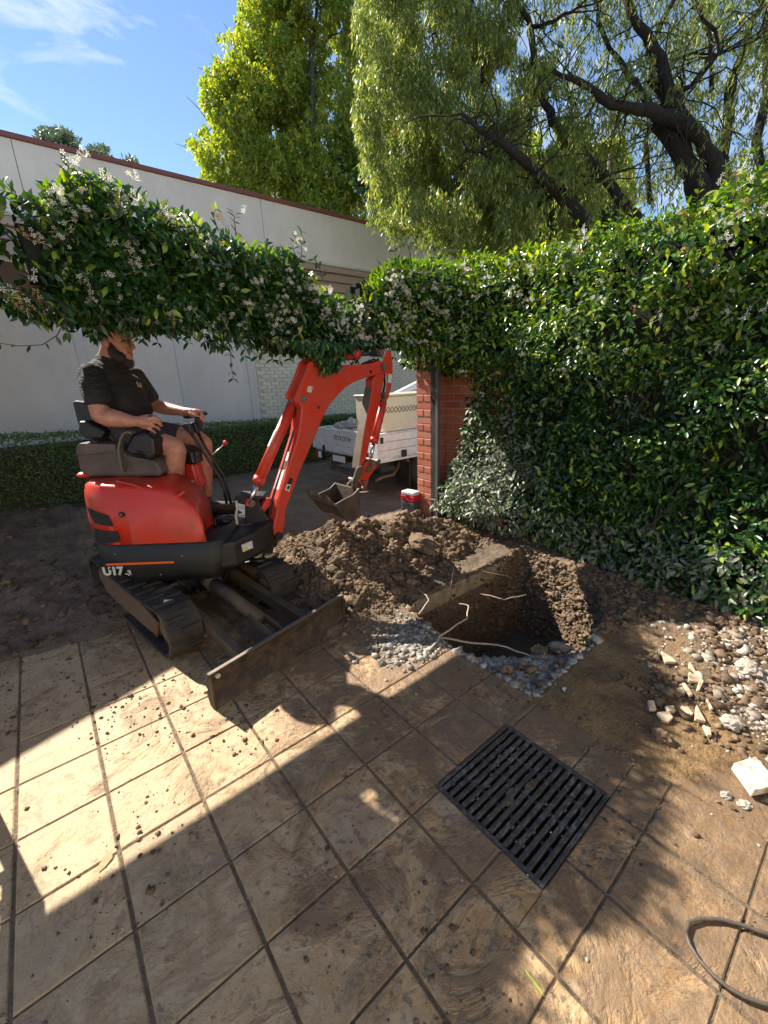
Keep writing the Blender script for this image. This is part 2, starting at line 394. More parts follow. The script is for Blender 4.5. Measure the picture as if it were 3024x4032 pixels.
# the floor by the house is drier, with greyed and whitish stains
wst = k.ramp(k.noise(5.5, 7, .7, .4), .66, .72, 0, .5); dry = k.math('MULTIPLY', wst, k.ramp(sx.outputs[0], .6, .1)); col = k.mix(dry, col, (.66, .64, .60))
gst = k.math('MULTIPLY', k.ramp(k.noise(2.3, 4, .55, .5), .52, .62, 0, .45), k.ramp(sx.outputs[1], 1.7, 1.1)); col = k.mix(gst, col, (.19, .16, .14))
col = k.mix(mud, col, mudc)
col = k.mix(k.math('MULTIPLY', mud2, .75), col, (.15, .10, .06)); col = k.mix(spots, col, (.085, .055, .035)); col = k.mix(k.math('MULTIPLY', spots2, .8), col, (.12, .08, .05))
k.base(col)
ro = k.ramp(slate, .3, .7, .42, .75); wet = k.math('MULTIPLY', mud, k.ramp(sx.outputs[0], .8, 1.6))
q = k.n('ShaderNodeMix', data_type='FLOAT'); k.l(wet, q.inputs[0]); k.l(ro, q.inputs[2]); q.inputs[3].default_value = .34; k.rough(q.outputs[0])
h = k.math('ADD', k.math('MULTIPLY', slate, 1.0), k.math('MULTIPLY', mud, .5)); h = k.math('ADD', h, k.math('MULTIPLY', spots, .6)); h = k.math('ADD', h, k.math('MULTIPLY', k.noise(55, 6, .7), .55))
h = k.math('ADD', h, k.math('MULTIPLY', k.noise(20, 5, .6), k.math('MULTIPLY', mud, 1.1)))
k.bump(h, .75, .012); TILE = k.m
paving = bpy.data.objects.new('paving', None); COL.objects.link(paving); tag(paving, kind='structure')
def tile_mesh(w, d, t=.03, e=.004, seed=0):
    x0, x1, y0, y1 = -w/2, w/2, -d/2, d/2; r = random.Random(seed)
    j = lambda: r.uniform(-.0012, .0012)
    top = [(x0+e+j(), y0+e+j(), 0), (x1-e+j(), y0+e+j(), 0), (x1-e+j(), y1-e+j(), 0), (x0+e+j(), y1-e+j(), 0)]
    mid = [(x0, y0, -e), (x1, y0, -e), (x1, y1, -e), (x0, y1, -e)]; bot = [(x, y, -t) for x, y, _ in mid]
    me = bpy.data.meshes.new('tile'); fs = [(0, 1, 2, 3)]
    for a, b in ((0, 4), (4, 8)):
        for i in range(4): fs.append((a+(i+1) % 4, a+i, b+i, b+(i+1) % 4))
    me.from_pydata(top+mid+bot, [], fs); me.materials.append(TILE); return me
TM = [tile_mesh(TS-.0115, TS-.0065, seed=i) for i in range(5)]
def put_tile(cx, cy, me, rz=0):
    o = bpy.data.objects.new('tile', me); COL.objects.link(o); o.parent = paving
    o.location = (cx, cy, random.uniform(-.0012, .0012)); o.rotation_euler = (random.uniform(-.002, .002), random.uniform(-.002, .002), rz)
nt_ = 0
for i in range(-3, 11):
    for j in range(-4, 12):
        x0 = TX+i*TS; y1 = TY-j*TS; x1 = x0+TS; y0 = y1-TS; cx, cy = (x0+x1)/2, (y0+y1)/2
        gx0, gx1, gy0, gy1 = GRATE
        ok = paved(np.array(cx), np.array(cy)) and not (x1 > 1.72 and y1 > .93)
        if cx > 2.35 or cy < -1.1: ok = False
        if (cx > 1.70 and cy > .16) or (cx > 2.0 and cy > -.02): ok = False
        if not ok: continue
        a0, a1, b0, b1 = x0+.0057, x1-.0057, y0+.0032, y1-.0032
        ox0, ox1, oy0, oy1 = max(a0, gx0), min(a1, gx1), max(b0, gy0), min(b1, gy1)
        if ox1 > ox0+.001 and oy1 > oy0+.001:                       # cut round the drain
            for (p0, p1, q0, q1) in ((a0, a1, gy1+.004, b1), (a0, a1, b0, gy0-.004), (a0, gx0-.004, max(b0, gy0-.004), min(b1, gy1+.004)), (gx1+.004, a1, max(b0, gy0-.004), min(b1, gy1+.004))):
                if p1-p0 > .02 and q1-q0 > .02: put_tile((p0+p1)/2, (q0+q1)/2, tile_mesh(p1-p0, q1-q0, seed=nt_))
        else: put_tile(cx, cy, TM[nt_ % 5])
        nt_ += 1

# ------------------------------------------------------------------ drain grate
k = N('cast_iron'); n_ = k.noise(40, 6, .7); m_ = k.noise(7, 5)
k.base(k.mix(k.ramp(n_, .45, .62), (.045, .038, .033), k.mix(k.ramp(m_, .45, .6), (.10, .078, .06), (.19, .17, .155)))); k.rough(k.ramp(n_, .3, .7, .35, .7)); k.set(Metallic=.2); k.bump(n_, .5, .006)
IRON = k.m
gr = empty('drain_grate', ((GRATE[0]+GRATE[1])/2, (GRATE[2]+GRATE[3])/2, 0), 'square black cast iron drain grate with long parallel bars set into the tiles', 'drain grate')
W_, D_ = GRATE[1]-GRATE[0], GRATE[3]-GRATE[2]
m = MB()
for sx_, sy_, w_, d_ in ((0, D_/2-.008, W_, .016), (0, -D_/2+.008, W_, .016), (W_/2-.008, 0, .016, D_-.0321), (-W_/2+.008, 0, .016, D_-.0321)): m.box((sx_, sy_, -.014), (w_, d_, .03))
m.build('frame', IRON, gr, bevel=.003)
nb = 14; bar_me = None
for i in range(nb):
    y = -D_/2+.017+(D_-.034)*(i+.5)/nb
    b = MB().box((0, 0, 0), (W_-.033, .0185, .026))
    o = b.build('bar', IRON, gr, bevel=.003) if bar_me is None else link('bar', bar_me, None, gr, bevel=.003)
    bar_me = bar_me or o.data; o.location = (random.uniform(-.001, .001), y, -.014)
for x in (-.11, .01, .125):
    MB().box((x, 0, -.021), (.013, D_-.046, .016)).build('cross_bar', IRON, gr)
k = N('drain_sludge'); k.base(k.mix(k.noise(30, 5), (.06, .045, .03), (.13, .095, .06))); k.rough(.7); k.bump(k.noise(60, 6), 1, .02)
m = MB()
for i in range(60):
    x, y = random.uniform(-.21, .21), random.uniform(-.22, .22); s_ = random.uniform(.002, .009)
    m.ell((x, y, random.uniform(-.004, .0005)), (s_*1.5, s_, .0035), 6, 4)
for i in range(3):
    m.ell((random.uniform(-.1, .05), random.uniform(-.02, .12), -.003), (.03, .018, .005), 9, 4)
tag(m.build('sludge', k.m, gr), kind='stuff')

# concrete footing at the back of the pit
k = N('muddy_concrete'); n_ = k.noise(8, 7, .65); k.base(k.mix(k.ramp(n_, .4, .62), (.33, .27, .19), (.19, .14, .09))); k.rough(.85); k.bump(k.noise(35, 7, .7), .6, .01); CONC = k.m
m = MB(); pts = [(1.90, 2.035), (3.26, 2.04), (3.42, 2.12), (3.36, 2.34), (2.9, 2.42), (2.0, 2.36)]
m.prism([(x, y, -.13) for x, y in pts], (0, 0, .133)); o = m.build('concrete_slab', CONC, bevel=.012)
tag(o, 'flat muddy concrete slab along the back edge of the pit', 'slab')
# ================================================================== STONES, CLODS, RUBBLE
def rock_tmpl(seed, n=1):
    r = np.random.default_rng(seed)
    t = (1+5**.5)/2
    v = np.array([(-1, t, 0), (1, t, 0), (-1, -t, 0), (1, -t, 0), (0, -1, t), (0, 1, t), (0, -1, -t), (0, 1, -t), (t, 0, -1), (t, 0, 1), (-t, 0, -1), (-t, 0, 1)], float)
    f = [(0, 11, 5), (0, 5, 1), (0, 1, 7), (0, 7, 10), (0, 10, 11), (1, 5, 9), (5, 11, 4), (11, 10, 2), (10, 7, 6), (7, 1, 8), (3, 9, 4), (3, 4, 2), (3, 2, 6), (3, 6, 8), (3, 8, 9), (4, 9, 5), (2, 4, 11), (6, 2, 10), (8, 6, 7), (9, 8, 1)]
    v /= np.linalg.norm(v[0])
    for _ in range(n):
        v = list(map(tuple, v)); mid = {}; nf = []
        def m(a, b):
            kk = (min(a, b), max(a, b))
            if kk not in mid: p = nrm((np.array(v[a])+np.array(v[b]))/2); v.append(tuple(p)); mid[kk] = len(v)-1
            return mid[kk]
        for a, b, c in f:
            x, y, z = m(a, b), m(b, c), m(c, a); nf += [(a, x, z), (b, y, x), (c, z, y), (x, y, z)]
        f = nf; v = np.array(v)
    v = v*(1+(.28 if n < 2 else .07)*r.normal(size=(len(v), 1)).clip(-1.3, 1.3))*np.array([1, r.uniform(.65, .95), r.uniform(.5, .8)])
    return v, f
def clod_tmpl(seed, k_=1):
    v, f = rock_tmpl(seed, k_); n = 1+(.75 if k_ == 1 else 1.2)*(fbm(v[:, 0]*2.2+seed*3.1, v[:, 1]*2.2, v[:, 2]*2.2+seed, 3)-.5)*2; return v*n[:, None], f
ROCKC = [clod_tmpl(60+s) for s in range(8)]
def chip_tmpl(seed):
    r = np.random.default_rng(seed); v = np.array([(x, y, z) for x in (-1, 1) for y in (-1, 1) for z in (-1, 1)], float)*np.array([.8, .62, .5])*(1+.38*r.uniform(-1, 1, (8, 3)))
    q = [(0, 1, 3, 2), (4, 6, 7, 5), (0, 4, 5, 1), (2, 3, 7, 6), (0, 2, 6, 4), (1, 5, 7, 3)]; f = []
    for a, b, c, d in q: f += [(a, b, c), (a, c, d)] if r.random() < .5 else [(a, b, d), (b, c, d)]
    return v, f
CHIP = [chip_tmpl(s) for s in range(10)]
ROCK0 = [rock_tmpl(s, 0) for s in range(6)]
ROCK1 = [rock_tmpl(s+20, 1) for s in range(6)]
def sample_h(x, y):
    """ground height off the built grid"""
    i = np.clip(np.searchsorted(gxs, x)-1, 0, nx-2); j = np.clip(np.searchsorted(gys, y)-1, 0, ny-2)
    fx = (x-gxs[i])/(gxs[i+1]-gxs[i]); fy = (y-gys[j])/(gys[j+1]-gys[j])
    return GZ[j, i]*(1-fx)*(1-fy)+GZ[j, i+1]*fx*(1-fy)+GZ[j+1, i]*(1-fx)*fy+GZ[j+1, i+1]*fx*fy
def stones(name, x, y, s, mat, tm=ROCK0, sink=.25, zoff=None, floor=None, kind='stuff', parent=None):
    n = len(x); z = sample_h(x, y)
    if floor is not None: z = np.maximum(z, floor)
    if zoff is not None: z = z+zoff
    ms = []; V = []; L = []; T = []; o = 0
    t_id = rng.integers(0, len(tm), n)
    for t in range(len(tm)):
        idx = np.where(t_id == t)[0]
        if not len(idx): continue
        tv, tf = tm[t]; D = rdir(len(idx)); D[:, 2] *= .35; B, D, Nn = frames(D, np.tile([0, 0, 1.0], (len(idx), 1))+.35*rdir(len(idx)))
        P = np.stack([x[idx], y[idx], z[idx]+s[idx]*(.55-sink*1.3)], 1)
        V.append((P[:, None]+s[idx][:, None, None]*(tv[None, :, 0:1]*B[:, None]+tv[None, :, 1:2]*D[:, None]+tv[None, :, 2:3]*Nn[:, None])).reshape(-1, 3))
        lt = np.array(tf).ravel(); L.append((lt[None]+(np.arange(len(idx))*len(tv))[:, None]).ravel()+o); T.append(np.full(len(idx)*len(tf), 3)); o += len(idx)*len(tv)
    me = mesh_np(name, np.concatenate(V), np.concatenate(L), np.concatenate(T))
    ob = link(name, me, mat, parent)
    if kind: tag(ob, kind=kind)
    return ob
def clodmat(name, c1, c2, rough=.9, spec=.3):
    k = N(name); k.base(k.hue(k.mix(k.isl(), c1, c2), v=k.ramp(k.noise(60, 4), .3, .7, .75, 1.25))); k.rough(rough); k.set(Specular_IOR_Level=spec); k.bump(k.noise(120, 5, .7), .5, .006); return k.m
GRAVEL = clodmat('gravel', (.15, .135, .115), (.38, .345, .295)); PALE = clodmat('pale_gravel', (.20, .16, .12), (.45, .41, .35)); CLOD = clodmat('clod', (.085, .056, .034), (.215, .145, .088)); DCLOD = clodmat('dark_clod', (.075, .049, .030), (.215, .145, .088))
SLABP = [(2.46, 2.035), (3.26, 2.04), (3.42, 2.12), (3.36, 2.34), (2.9, 2.36), (2.62, 2.26)]
def rej(n, bx, f):
    X = []; Y = []; c = 0
    while c < n:
        x = rng.uniform(bx[0], bx[1], 4*n); y = rng.uniform(bx[2], bx[3], 4*n); kx = rng.random(4*n) < f(x, y); X.append(x[kx]); Y.append(y[kx]); c += kx.sum()
        if c == 0: break
    return np.concatenate(X)[:n], np.concatenate(Y)[:n]
# gravel under the floor, bared in the front corner of the pit
x, y = rej(2300, (1.68, 2.5, .9, 1.75), lambda x, y: (sdist(x, y, LEDGE) < -.006)*(sample_h(x, y) > -.3))
tag(stones('gravel', x, y, (.007+rng.gamma(1.6, .0058, len(x))).clip(.007, .034), GRAVEL, CHIP), 'grey crushed gravel bared in the front corner of the pit', 'gravel')
x, y = rej(750, (1.15, 1.72, 1.5, 2.15), lambda x, y: np.exp(-((x-1.6)/.22)**2-((y-1.72)/.16)**2)*(sdist(x, y, PIT_POLY) > .01))
tag(stones('gravel', x, y, (.004+rng.gamma(1.4, .0045, len(x))).clip(.004, .024), GRAVEL, CHIP, floor=0), 'grey gravel spilled on the tiles between blade and pit', 'gravel')
x, y = rej(7000, (1.9, 3.5, -.9, .8), lambda x, y: (np.exp(-((x-2.62)/.30)**2-((y+.02)/.24)**2)+.25*np.exp(-((x-2.9)/.35)**2-((y-.25)/.3)**2)+.8*np.exp(-((x-2.7)/.5)**2-((y+.45)/.3)**2))*(.35+1.3*(fbm(x*5, y*5, 4.4, 3)-.2)))
tag(stones('gravel', x, y, (.003+rng.gamma(1.1, .0056, len(x))).clip(.003, .036), PALE, CHIP, sink=.36), 'pale dusty gravel and rubble strewn at the foot of the jasmine wall', 'gravel')
# soil clods on the heap, the pit rim and the churned ground
x, y = rej(150, (1.2, 3.5, 2.1, 3.7), lambda x, y: np.clip(mound_h(x, y)*7, 0, 1)*(sdist(x, y, SLABP) > .03)*(sdist(x, y, PIT_POLY) > .04))
tag(stones('soil_lumps', x, y, rng.uniform(.02, .058, len(x)), DCLOD, [clod_tmpl(90+s, 2) for s in range(9)], sink=.42), 'larger irregular lumps of earth bedded in the spoil heap', 'soil')
x, y = rej(19000, (1.1, 3.6, 2.0, 3.9), lambda x, y: np.clip(mound_h(x, y)*9, 0, 1)*(sdist(x, y, PIT_POLY) > .0)*(sdist(x, y, SLABP) > -.02)*np.clip(fbm(x*4, y*4, 2.7, 3)*4-1.1, .15, 1))
tag(stones('soil_clods', x, y, (.003+rng.gamma(1.1, .0052, len(x))).clip(.003, .034), DCLOD, ROCKC, sink=.38), 'crumbly brown clods covering the spoil heap under the bucket', 'soil')
x, y = rej(3000, (1.7, 3.6, -.5, 1.3), lambda x, y: np.clip((x-1.9)/.7, .1, 1)*(sdist(x, y, PIT_POLY) > .0)*(fbm(x*3, y*3, 8.4, 3) > .45))
tag(stones('soil_clods', x, y, rng.gamma(2.0, .0055, len(x)).clip(.004, .035), CLOD, ROCKC, floor=0), 'small clods of wet soil on the muddy strip beside the grate', 'soil')
x, y = rej(2600, (-2.0, 1.0, 3.2, 7.5), lambda x, y: (fbm(x*1.7, y*1.7, 6.4, 3) > .45)*1.0)
tag(stones('soil_clods', x, y, rng.gamma(1.3, .007, len(x)).clip(.004, .04), CLOD, ROCKC), 'dark loose clods on the churned soil behind the digger', 'soil')
x, y = rej(4200, (2.7, 3.36, 1.0, 2.05), lambda x, y: np.clip((x-2.75)/.2, 0, 1)*(sample_h(x, y) < .03)*(sample_h(x, y) > -.72))
tag(stones('soil_clods', x, y, (.004+rng.gamma(1.2, .0055, len(x))).clip(.004, .035), CLOD, ROCKC, sink=.3), 'rough crumbling soil face on the right side of the pit', 'soil')
x, y = rej(2200, (1.6, 3.4, .85, 2.15), lambda x, y: (np.abs(sdist(x, y, PIT_POLY)+.03) < .045)*(sdist(x, y, LEDGE) > .02)*(sample_h(x, y) < .05)*1.0)
tag(stones('soil_clods', x, y, (.005+rng.gamma(1.2, .006, len(x))).clip(.004, .04), DCLOD, ROCKC, sink=.35), 'dark clods sticking out of the pit sides', 'soil')
# crumbs trodden over the floor
x, y = rej(2600, (-.9, 2.5, -.4, 3.2), lambda x, y: (paved(x, y))*(fbm(x*2.2, y*2.2, 1.4, 4) > .5)*np.clip(.25+.3*x+.12*y, .12, 1)*(sdist(x, y, [(.94, .4), (1.45, .4), (1.45, .92), (.94, .92)]) > 0))
tag(stones('soil_crumbs', x, y, (.0012+rng.gamma(1.1, .0022, len(x))).clip(.0012, .014), CLOD, ROCKC[:4], floor=0), 'dark crumbs of soil trodden over the tiled floor', 'soil')
x, y = rej(260, (-.9, 2.5, -.4, 3.0), lambda x, y: paved(x, y)*1.0)
tag(stones('stone_chips', x, y, rng.uniform(.0025, .006, len(x)), PALE, floor=0), 'tiny pale stone chips scattered over the tiles', 'chips')
# larger single clods and stones that can be told apart
def stone(name, label, cat, px, py, s, mat, z=0.0, seed=0, sc=(1, 1, 1), group=None):
    tv, tf = rock_tmpl(seed+50, 2); p = gz(px, py, z); p[2] = max(float(sample_h(np.array([p[0]]), np.array([p[1]]))[0]), z-.02)+s*sc[2]*.3
    fz = 1+.55*(fbm(tv[:, 0]*3+seed, tv[:, 1]*3, tv[:, 2]*3, 3)-.5)*2
    me = bpy.data.meshes.new(name); me.from_pydata([tuple(a) for a in tv*fz[:, None]*s*np.array(sc)], [], tf)
    o = link(name, me, mat); o.location = tuple(p); o.rotation_euler = (0, 0, seed*1.3); return tag(o, label, cat, group)
stone('earth_clod', 'large dark sticky clod sitting high on the spoil heap', 'clod', 1660, 2140, .15, DCLOD, .22, 1, (1.15, .8, .62))
stone('earth_clod', 'brown angular clod on the heap beside the far track', 'clod', 1290, 2235, .055, CLOD, .12, 2)
stone('earth_clod', 'small reddish clod at the foot of the heap', 'clod', 1555, 2340, .05, CLOD, .06, 3)
stone('rubble_stone', 'largest pale mortar lump among the broken tiles by the jasmine', 'stone', 2940, 2650, .055, PALE, .03, 4)
stone('rubble_stone', 'pale mortar lump lying just left of the gravel spread', 'stone', 2880, 2840, .045, PALE, .03, 5)
stone('rubble_stone', 'rough grey brown lump at the tip of the shadow near the shards', 'stone', 2610, 2900, .04, CLOD, .02, 6)
stone('rubble_stone', 'small white stone alone on sunlit mud below the broken paver', 'stone', 2860, 3135, .022, PALE, 0, 7)
stone('rubble_stone', 'pointed pale stone right of the small white one below the paver', 'stone', 2930, 3170, .026, PALE, 0, 8, (.8, 1.3, .8))
stone('rubble_stone', 'grey stone block on the inner rim of the pit gravel', 'stone', 2205, 2545, .06, clodmat('grey_stone', (.17, .15, .13), (.22, .2, .18)), -.06, 9, (1.2, .8, .8))
stone('rubble_stone', 'dark rounded stone beside the block on the pit rim', 'stone', 2120, 2560, .05, CLOD, -.07, 10)
# broken tile shards
k = N('shard'); n_ = k.noise(25, 6, .65); k.base(k.mix(k.ramp(n_, .4, .65), (.60, .47, .32), (.42, .31, .20))); k.rough(.7); k.bump(n_, .3, .004); SHARD = k.m
def shard(label, pts, th=.016, tilt=(0, 0), z=.02, cat='tile shard', mat=SHARD, name='tile_shard'):
    P = np.array([gz(px, py, z) for px, py in pts]); c = P.mean(0); Q = P-c
    m = MB(); m.prism([(a, b, -th/2) for a, b, _ in Q], (0, 0, th)); o = m.build(name, mat, bevel=.002, seg=1)
    h = float(sample_h(np.array([c[0]]), np.array([c[1]]))[0]); o.location = (c[0], c[1], max(h, 0)+th*.5+.004+.5*abs(tilt[0])*.07); o.rotation_euler = (tilt[0], tilt[1], 0); return tag(o, label, cat)
shard('tall narrow triangular tile shard pointing to the jasmine', [(2712, 2608), (2755, 2668), (2748, 2688), (2708, 2690)], tilt=(.2, .1))
shard('long pale tile splinter standing right of the tall triangle', [(2755, 2672), (2768, 2690), (2752, 2722), (2742, 2718)], tilt=(.25, -.1))
shard('brown strip of tile below the tall triangular shard', [(2685, 2688), (2698, 2686), (2728, 2738), (2714, 2744)], tilt=(.1, .2))
shard('orange tile fragment left of the brown strip', [(2660, 2712), (2685, 2706), (2698, 2728), (2672, 2730)])
shard('white faced tile piece lying in the shadow of the wall', [(2600, 2570), (2648, 2592), (2664, 2606), (2618, 2610)], tilt=(.15, 0))
shard('grey blue tile chip on its edge in the shade', [(2546, 2768), (2572, 2764), (2584, 2800), (2556, 2804)], tilt=(.3, .1))
shard('rounded pinkish tile piece nearest the shadow', [(2584, 2810), (2630, 2806), (2650, 2828), (2632, 2844), (2606, 2838)], tilt=(.1, -.1))
shard('tan tile wedge above the rounded piece', [(2617, 2786), (2650, 2778), (2660, 2800), (2630, 2806)], tilt=(.2, .1))
shard('pale triangular tile shard with a sharp upper point', [(2740, 2776), (2780, 2842), (2734, 2842)], tilt=(.25, .15))
shard('leaf shaped tile shard left of the pale triangle', [(2678, 2782), (2708, 2780), (2730, 2810), (2722, 2818)], tilt=(.1, .2))
shard('white splinter of tile standing upright in the soil', [(2780, 2752), (2800, 2792), (2806, 2802), (2796, 2800)], tilt=(.3, .3))
shard('short tan tile chip near the gravel edge', [(2840, 2602), (2868, 2598), (2876, 2608), (2846, 2614)])
shard('light tile chip tilted against a mortar lump', [(2762, 2866), (2792, 2872), (2800, 2902), (2784, 2900)], tilt=(.3, 0))
k = N('paver_face'); n_ = k.noise(14, 6, .6, .5); k.base(k.mix(k.ramp(n_, .52, .62), (.66, .58, .46), (.36, .25, .14))); k.rough(.7); k.bump(n_, .2, .004)
shard('large broken cream paver with a mortar stained face by the right edge', [(2882, 3020), (2970, 2985), (3062, 3085), (3050, 3100), (2962, 3125)], th=.035, tilt=(.12, .05), z=.03, cat='broken paver', mat=k.m, name='broken_paver')
# dry roots hanging in the pit
k = N('root'); k.base(k.mix(k.noise(40, 4), (.30, .22, .14), (.52, .43, .31))); k.rough(.8); ROOT = k.m
def root(label, pts, r=.006, name='root', mat=ROOT, cat='root'):
    P = [gz(px, py, z) for px, py, z in pts]; Q = [P[0]]
    for a, b in zip(P[:-1], P[1:]):
        for t in (.33, .66, 1): Q.append(a+(b-a)*t+rng.normal(size=3)*.0035*(t < 1))
    rs = np.linspace(r, r*.55, len(Q)); o = MB().tube(Q, rs, 6).build(name, mat, smooth=True); return tag(o, label, cat)
root('long pale root running along the gravel lip of the pit', [(1585, 2385, .02), (1640, 2430, .02), (1700, 2475, .01), (1745, 2512, .0), (1830, 2528, -.02), (1960, 2540, -.05), (2070, 2575, -.06), (2170, 2620, -.06)], .009)
root('forked root rising from the gravel and hooking over the pit', [(1690, 2560, .02), (1730, 2505, .03), (1840, 2435, .06), (1845, 2385, .06), (1808, 2378, .06)], .007)
root('curved root reaching across the dark middle of the pit', [(1888, 2338, -.05), (1930, 2345, -.05), (1985, 2362, -.07), (2072, 2341, -.08)], .006)
root('crooked twig bent over the left corner of the pit', [(1648, 2420, .02), (1688, 2365, .06), (1680, 2345, .08), (1650, 2322, .06)], .006)
root('short light twig at the left corner of the pit', [(1608, 2395, .01), (1630, 2375, .03), (1652, 2360, .05)], .005)
root('straight dry stalk standing at the slab edge', [(1772, 2318, .0), (1788, 2230, .12)], .004)
root('thin root trailing from the slab corner', [(1788, 2232, .02), (1850, 2238, .02), (2010, 2270, -.03)], .003)
root('thin dry stalk sticking out of the heap beside the far track', [(1240, 2230, .12), (1252, 2115, .42)], .004)
# dark cable loop and small litter
k = N('cable'); k.base(k.mix(k.noise(60, 4), (.035, .03, .026), (.13, .10, .07))); k.rough(.6); CABLE = k.m
pts = [(3060, 3690), (2990, 3668), (2920, 3642), (2840, 3620), (2760, 3617), (2712, 3632), (2700, 3672), (2716, 3722), (2752, 3778), (2806, 3838), (2866, 3888), (2930, 3925), (3000, 3950), (3080, 3970)]
Q = [gz(a, b, .012) for a, b in pts]; o = MB().tube(Q, .0056, 8).build('cable', CABLE, smooth=True); tag(o, 'dark muddy cable curling in a loop on the wet tiles', 'cable')
k = N('dry_leaf'); k.base((.55, .42, .22)); k.rough(.6)
p = gz(385, 3440, 0); m = MB(); m.add([(0, 0, .002), (-.012, .02, .012), (.01, .022, .004), (-.012, .045, .016), (.012, .047, .006), (0, .075, .012)], [(0, 2, 1), (1, 2, 4, 3), (3, 4, 5)])
o = m.build('fallen_leaf', k.m); o.location = tuple(p); o.rotation_euler = (0, 0, -.9); tag(o, 'curled tan leaf lying alone on the sunlit tiles', 'leaf')
k = N('yellow_leaf'); k.base((.50, .36, .04)); k.rough(.6)
o = MB().add([(0, 0, .003), (-.008, .018, .006), (.008, .018, .006), (0, .045, .003)], [(0, 2, 1), (1, 2, 3)]).build('fallen_leaf', k.m); o.location = tuple(gz(1145, 2645, 0)); o.rotation_euler = (0, 0, -1.2); tag(o, 'small yellow leaf in the shade in front of the blade', 'leaf')
k = N('green_blade'); k.base((.32, .42, .05)); k.rough(.5)
o = MB().add([(0, 0, .004), (-.004, .03, .006), (.004, .03, .006), (0, .075, .004)], [(0, 2, 1), (1, 2, 3)]).build('grass_blade', k.m); o.location = tuple(gz(2145, 3930, 0)); o.rotation_euler = (0, 0, -.1); tag(o, 'green grass blade lying in a tile joint', 'grass blade')
k = N('scrap'); k.base((.6, .58, .54)); k.rough(.6)
o = MB().add([(0, 0, .004), (.03, .004, .012), (.034, .02, .006), (.006, .018, .014)], [(0, 1, 2), (0, 2, 3)]).build('paper_scrap', k.m); o.location = tuple(gz(2222, 2728, 0)); tag(o, 'crumpled white scrap on the mud right of the pit corner', 'scrap')
# ================================================================== GARAGE BUILDING AND WALLS
WY = 9.5
k = N('render_wall'); n_ = k.noise(1.3, 5, .55); f_ = k.noise(70, 4, .6); st = k.noise(2.2, 6, .6, .4, stretch=(1.6, 1.6, .5))
c = k.mix(k.ramp(n_, .3, .7), (.58, .53, .47), (.66, .61, .54)); c = k.mix(k.ramp(st, .5, .75, 0, .35), c, (.48, .43, .38))
k.base(c); k.rough(.85); k.bump(f_, .25, .004); RENDER = k.m
k = N('joint_strip'); n_ = k.noise(9, 4); k.base(k.mix(n_, (.55, .515, .48), (.60, .565, .525))); k.rough(.8); STRIP = k.m
k = N('cream_paint'); n_ = k.noise(5, 6, .6); k.base(k.hue(k.mix(k.ramp(n_, .3, .7), (.60, .57, .44), (.70, .66, .53)), v=k.ramp(k.orand(), 0, 1, .93, 1.05))); k.rough(.7); k.bump(k.noise(50, 5), .35, .004); CREAM = k.m
k = N('cream_mortar'); k.base((.50, .47, .37)); k.rough(.85); CREAMM = k.m
k = N('red_capping'); n_ = k.noise(8, 5); k.base(k.mix(n_, (.15, .045, .035), (.22, .075, .06))); k.rough(.5); CAP = k.m
k = N('fascia_paint'); n_ = k.noise(2, 5); st = k.noise(3, 6, .62, .3, stretch=(2, 2, .45)); c = k.mix(k.ramp(n_, .3, .7), (.63, .59, .53), (.72, .68, .61)); c = k.mix(k.ramp(st, .52, .75, 0, .35), c, (.52, .45, .39)); k.base(c); k.rough(.75); k.bump(k.noise(40, 4), .1, .003); FASC = k.m
k = N('beige_timber'); n_ = k.noise(6, 6, .6, stretch=(.3, 6, 6)); k.base(k.mix(n_, (.30, .225, .17), (.40, .31, .24))); k.rough(.6); BEIGE = k.m
gar = empty('garage_building', (3, WY, 0), 'long rendered garage with deep white parapet, red capping and beige boarded eave', 'building')
def G(name, a, b, mat, bev=0, smooth=False):
    o = MB().span((a[0]-3, a[1]-WY, a[2]), (b[0]-3, b[1]-WY, b[2])).build(name, mat, gar, bevel=bev); return o
G('wall', (-7, WY, -.3), (3.86, WY+.3, 3.3), RENDER)
G('wall', (3.8601, WY+.004, -.3), (14, WY+.3, 3.3), CREAMM)
for a, w in ((.80, .15), (2.42, .155), (3.86, .19)):
    G('pilaster', (a, WY-.022, -.2), (a+w, WY-.0002, 3.28), STRIP, .006)
for a in (-1.0, -2.6): G('pilaster', (a, WY-.022, -.2), (a+.15, WY-.0002, 3.28), STRIP, .006)
# painted bricks of the right half of the wall
ch, bl = .079, .212; bm = MB().box((0, 0, 0), (bl-.010, .03, ch-.009)).build('painted_brick', CREAM, gar, bevel=.004, seg=1); bm_me = bm.data; first = True; cnt = 0; rest = MB()
for r in range(42):
    for i in range(49):
        x = 4.06+bl*(i+(.5 if r % 2 else 0)); z = ch*(r+.5)
        if x-bl/2 < 4.055: continue
        if 9 <= r <= 27 and x < 7.4 and cnt < 300:
            o = bm if first else link('painted_brick', bm_me, None, gar, bevel=.004, seg=1); first = False; cnt += 1
            o.location = (x-3, WY-.004+random.uniform(-.003, .003)-WY, z)
        elif x < 13.9: rest.box((x-3, -.004+random.uniform(-.003, .003), z), (bl-.010, .03, ch-.009))
tag(rest.build('painted_bricks', CREAM, gar), kind='stuff')
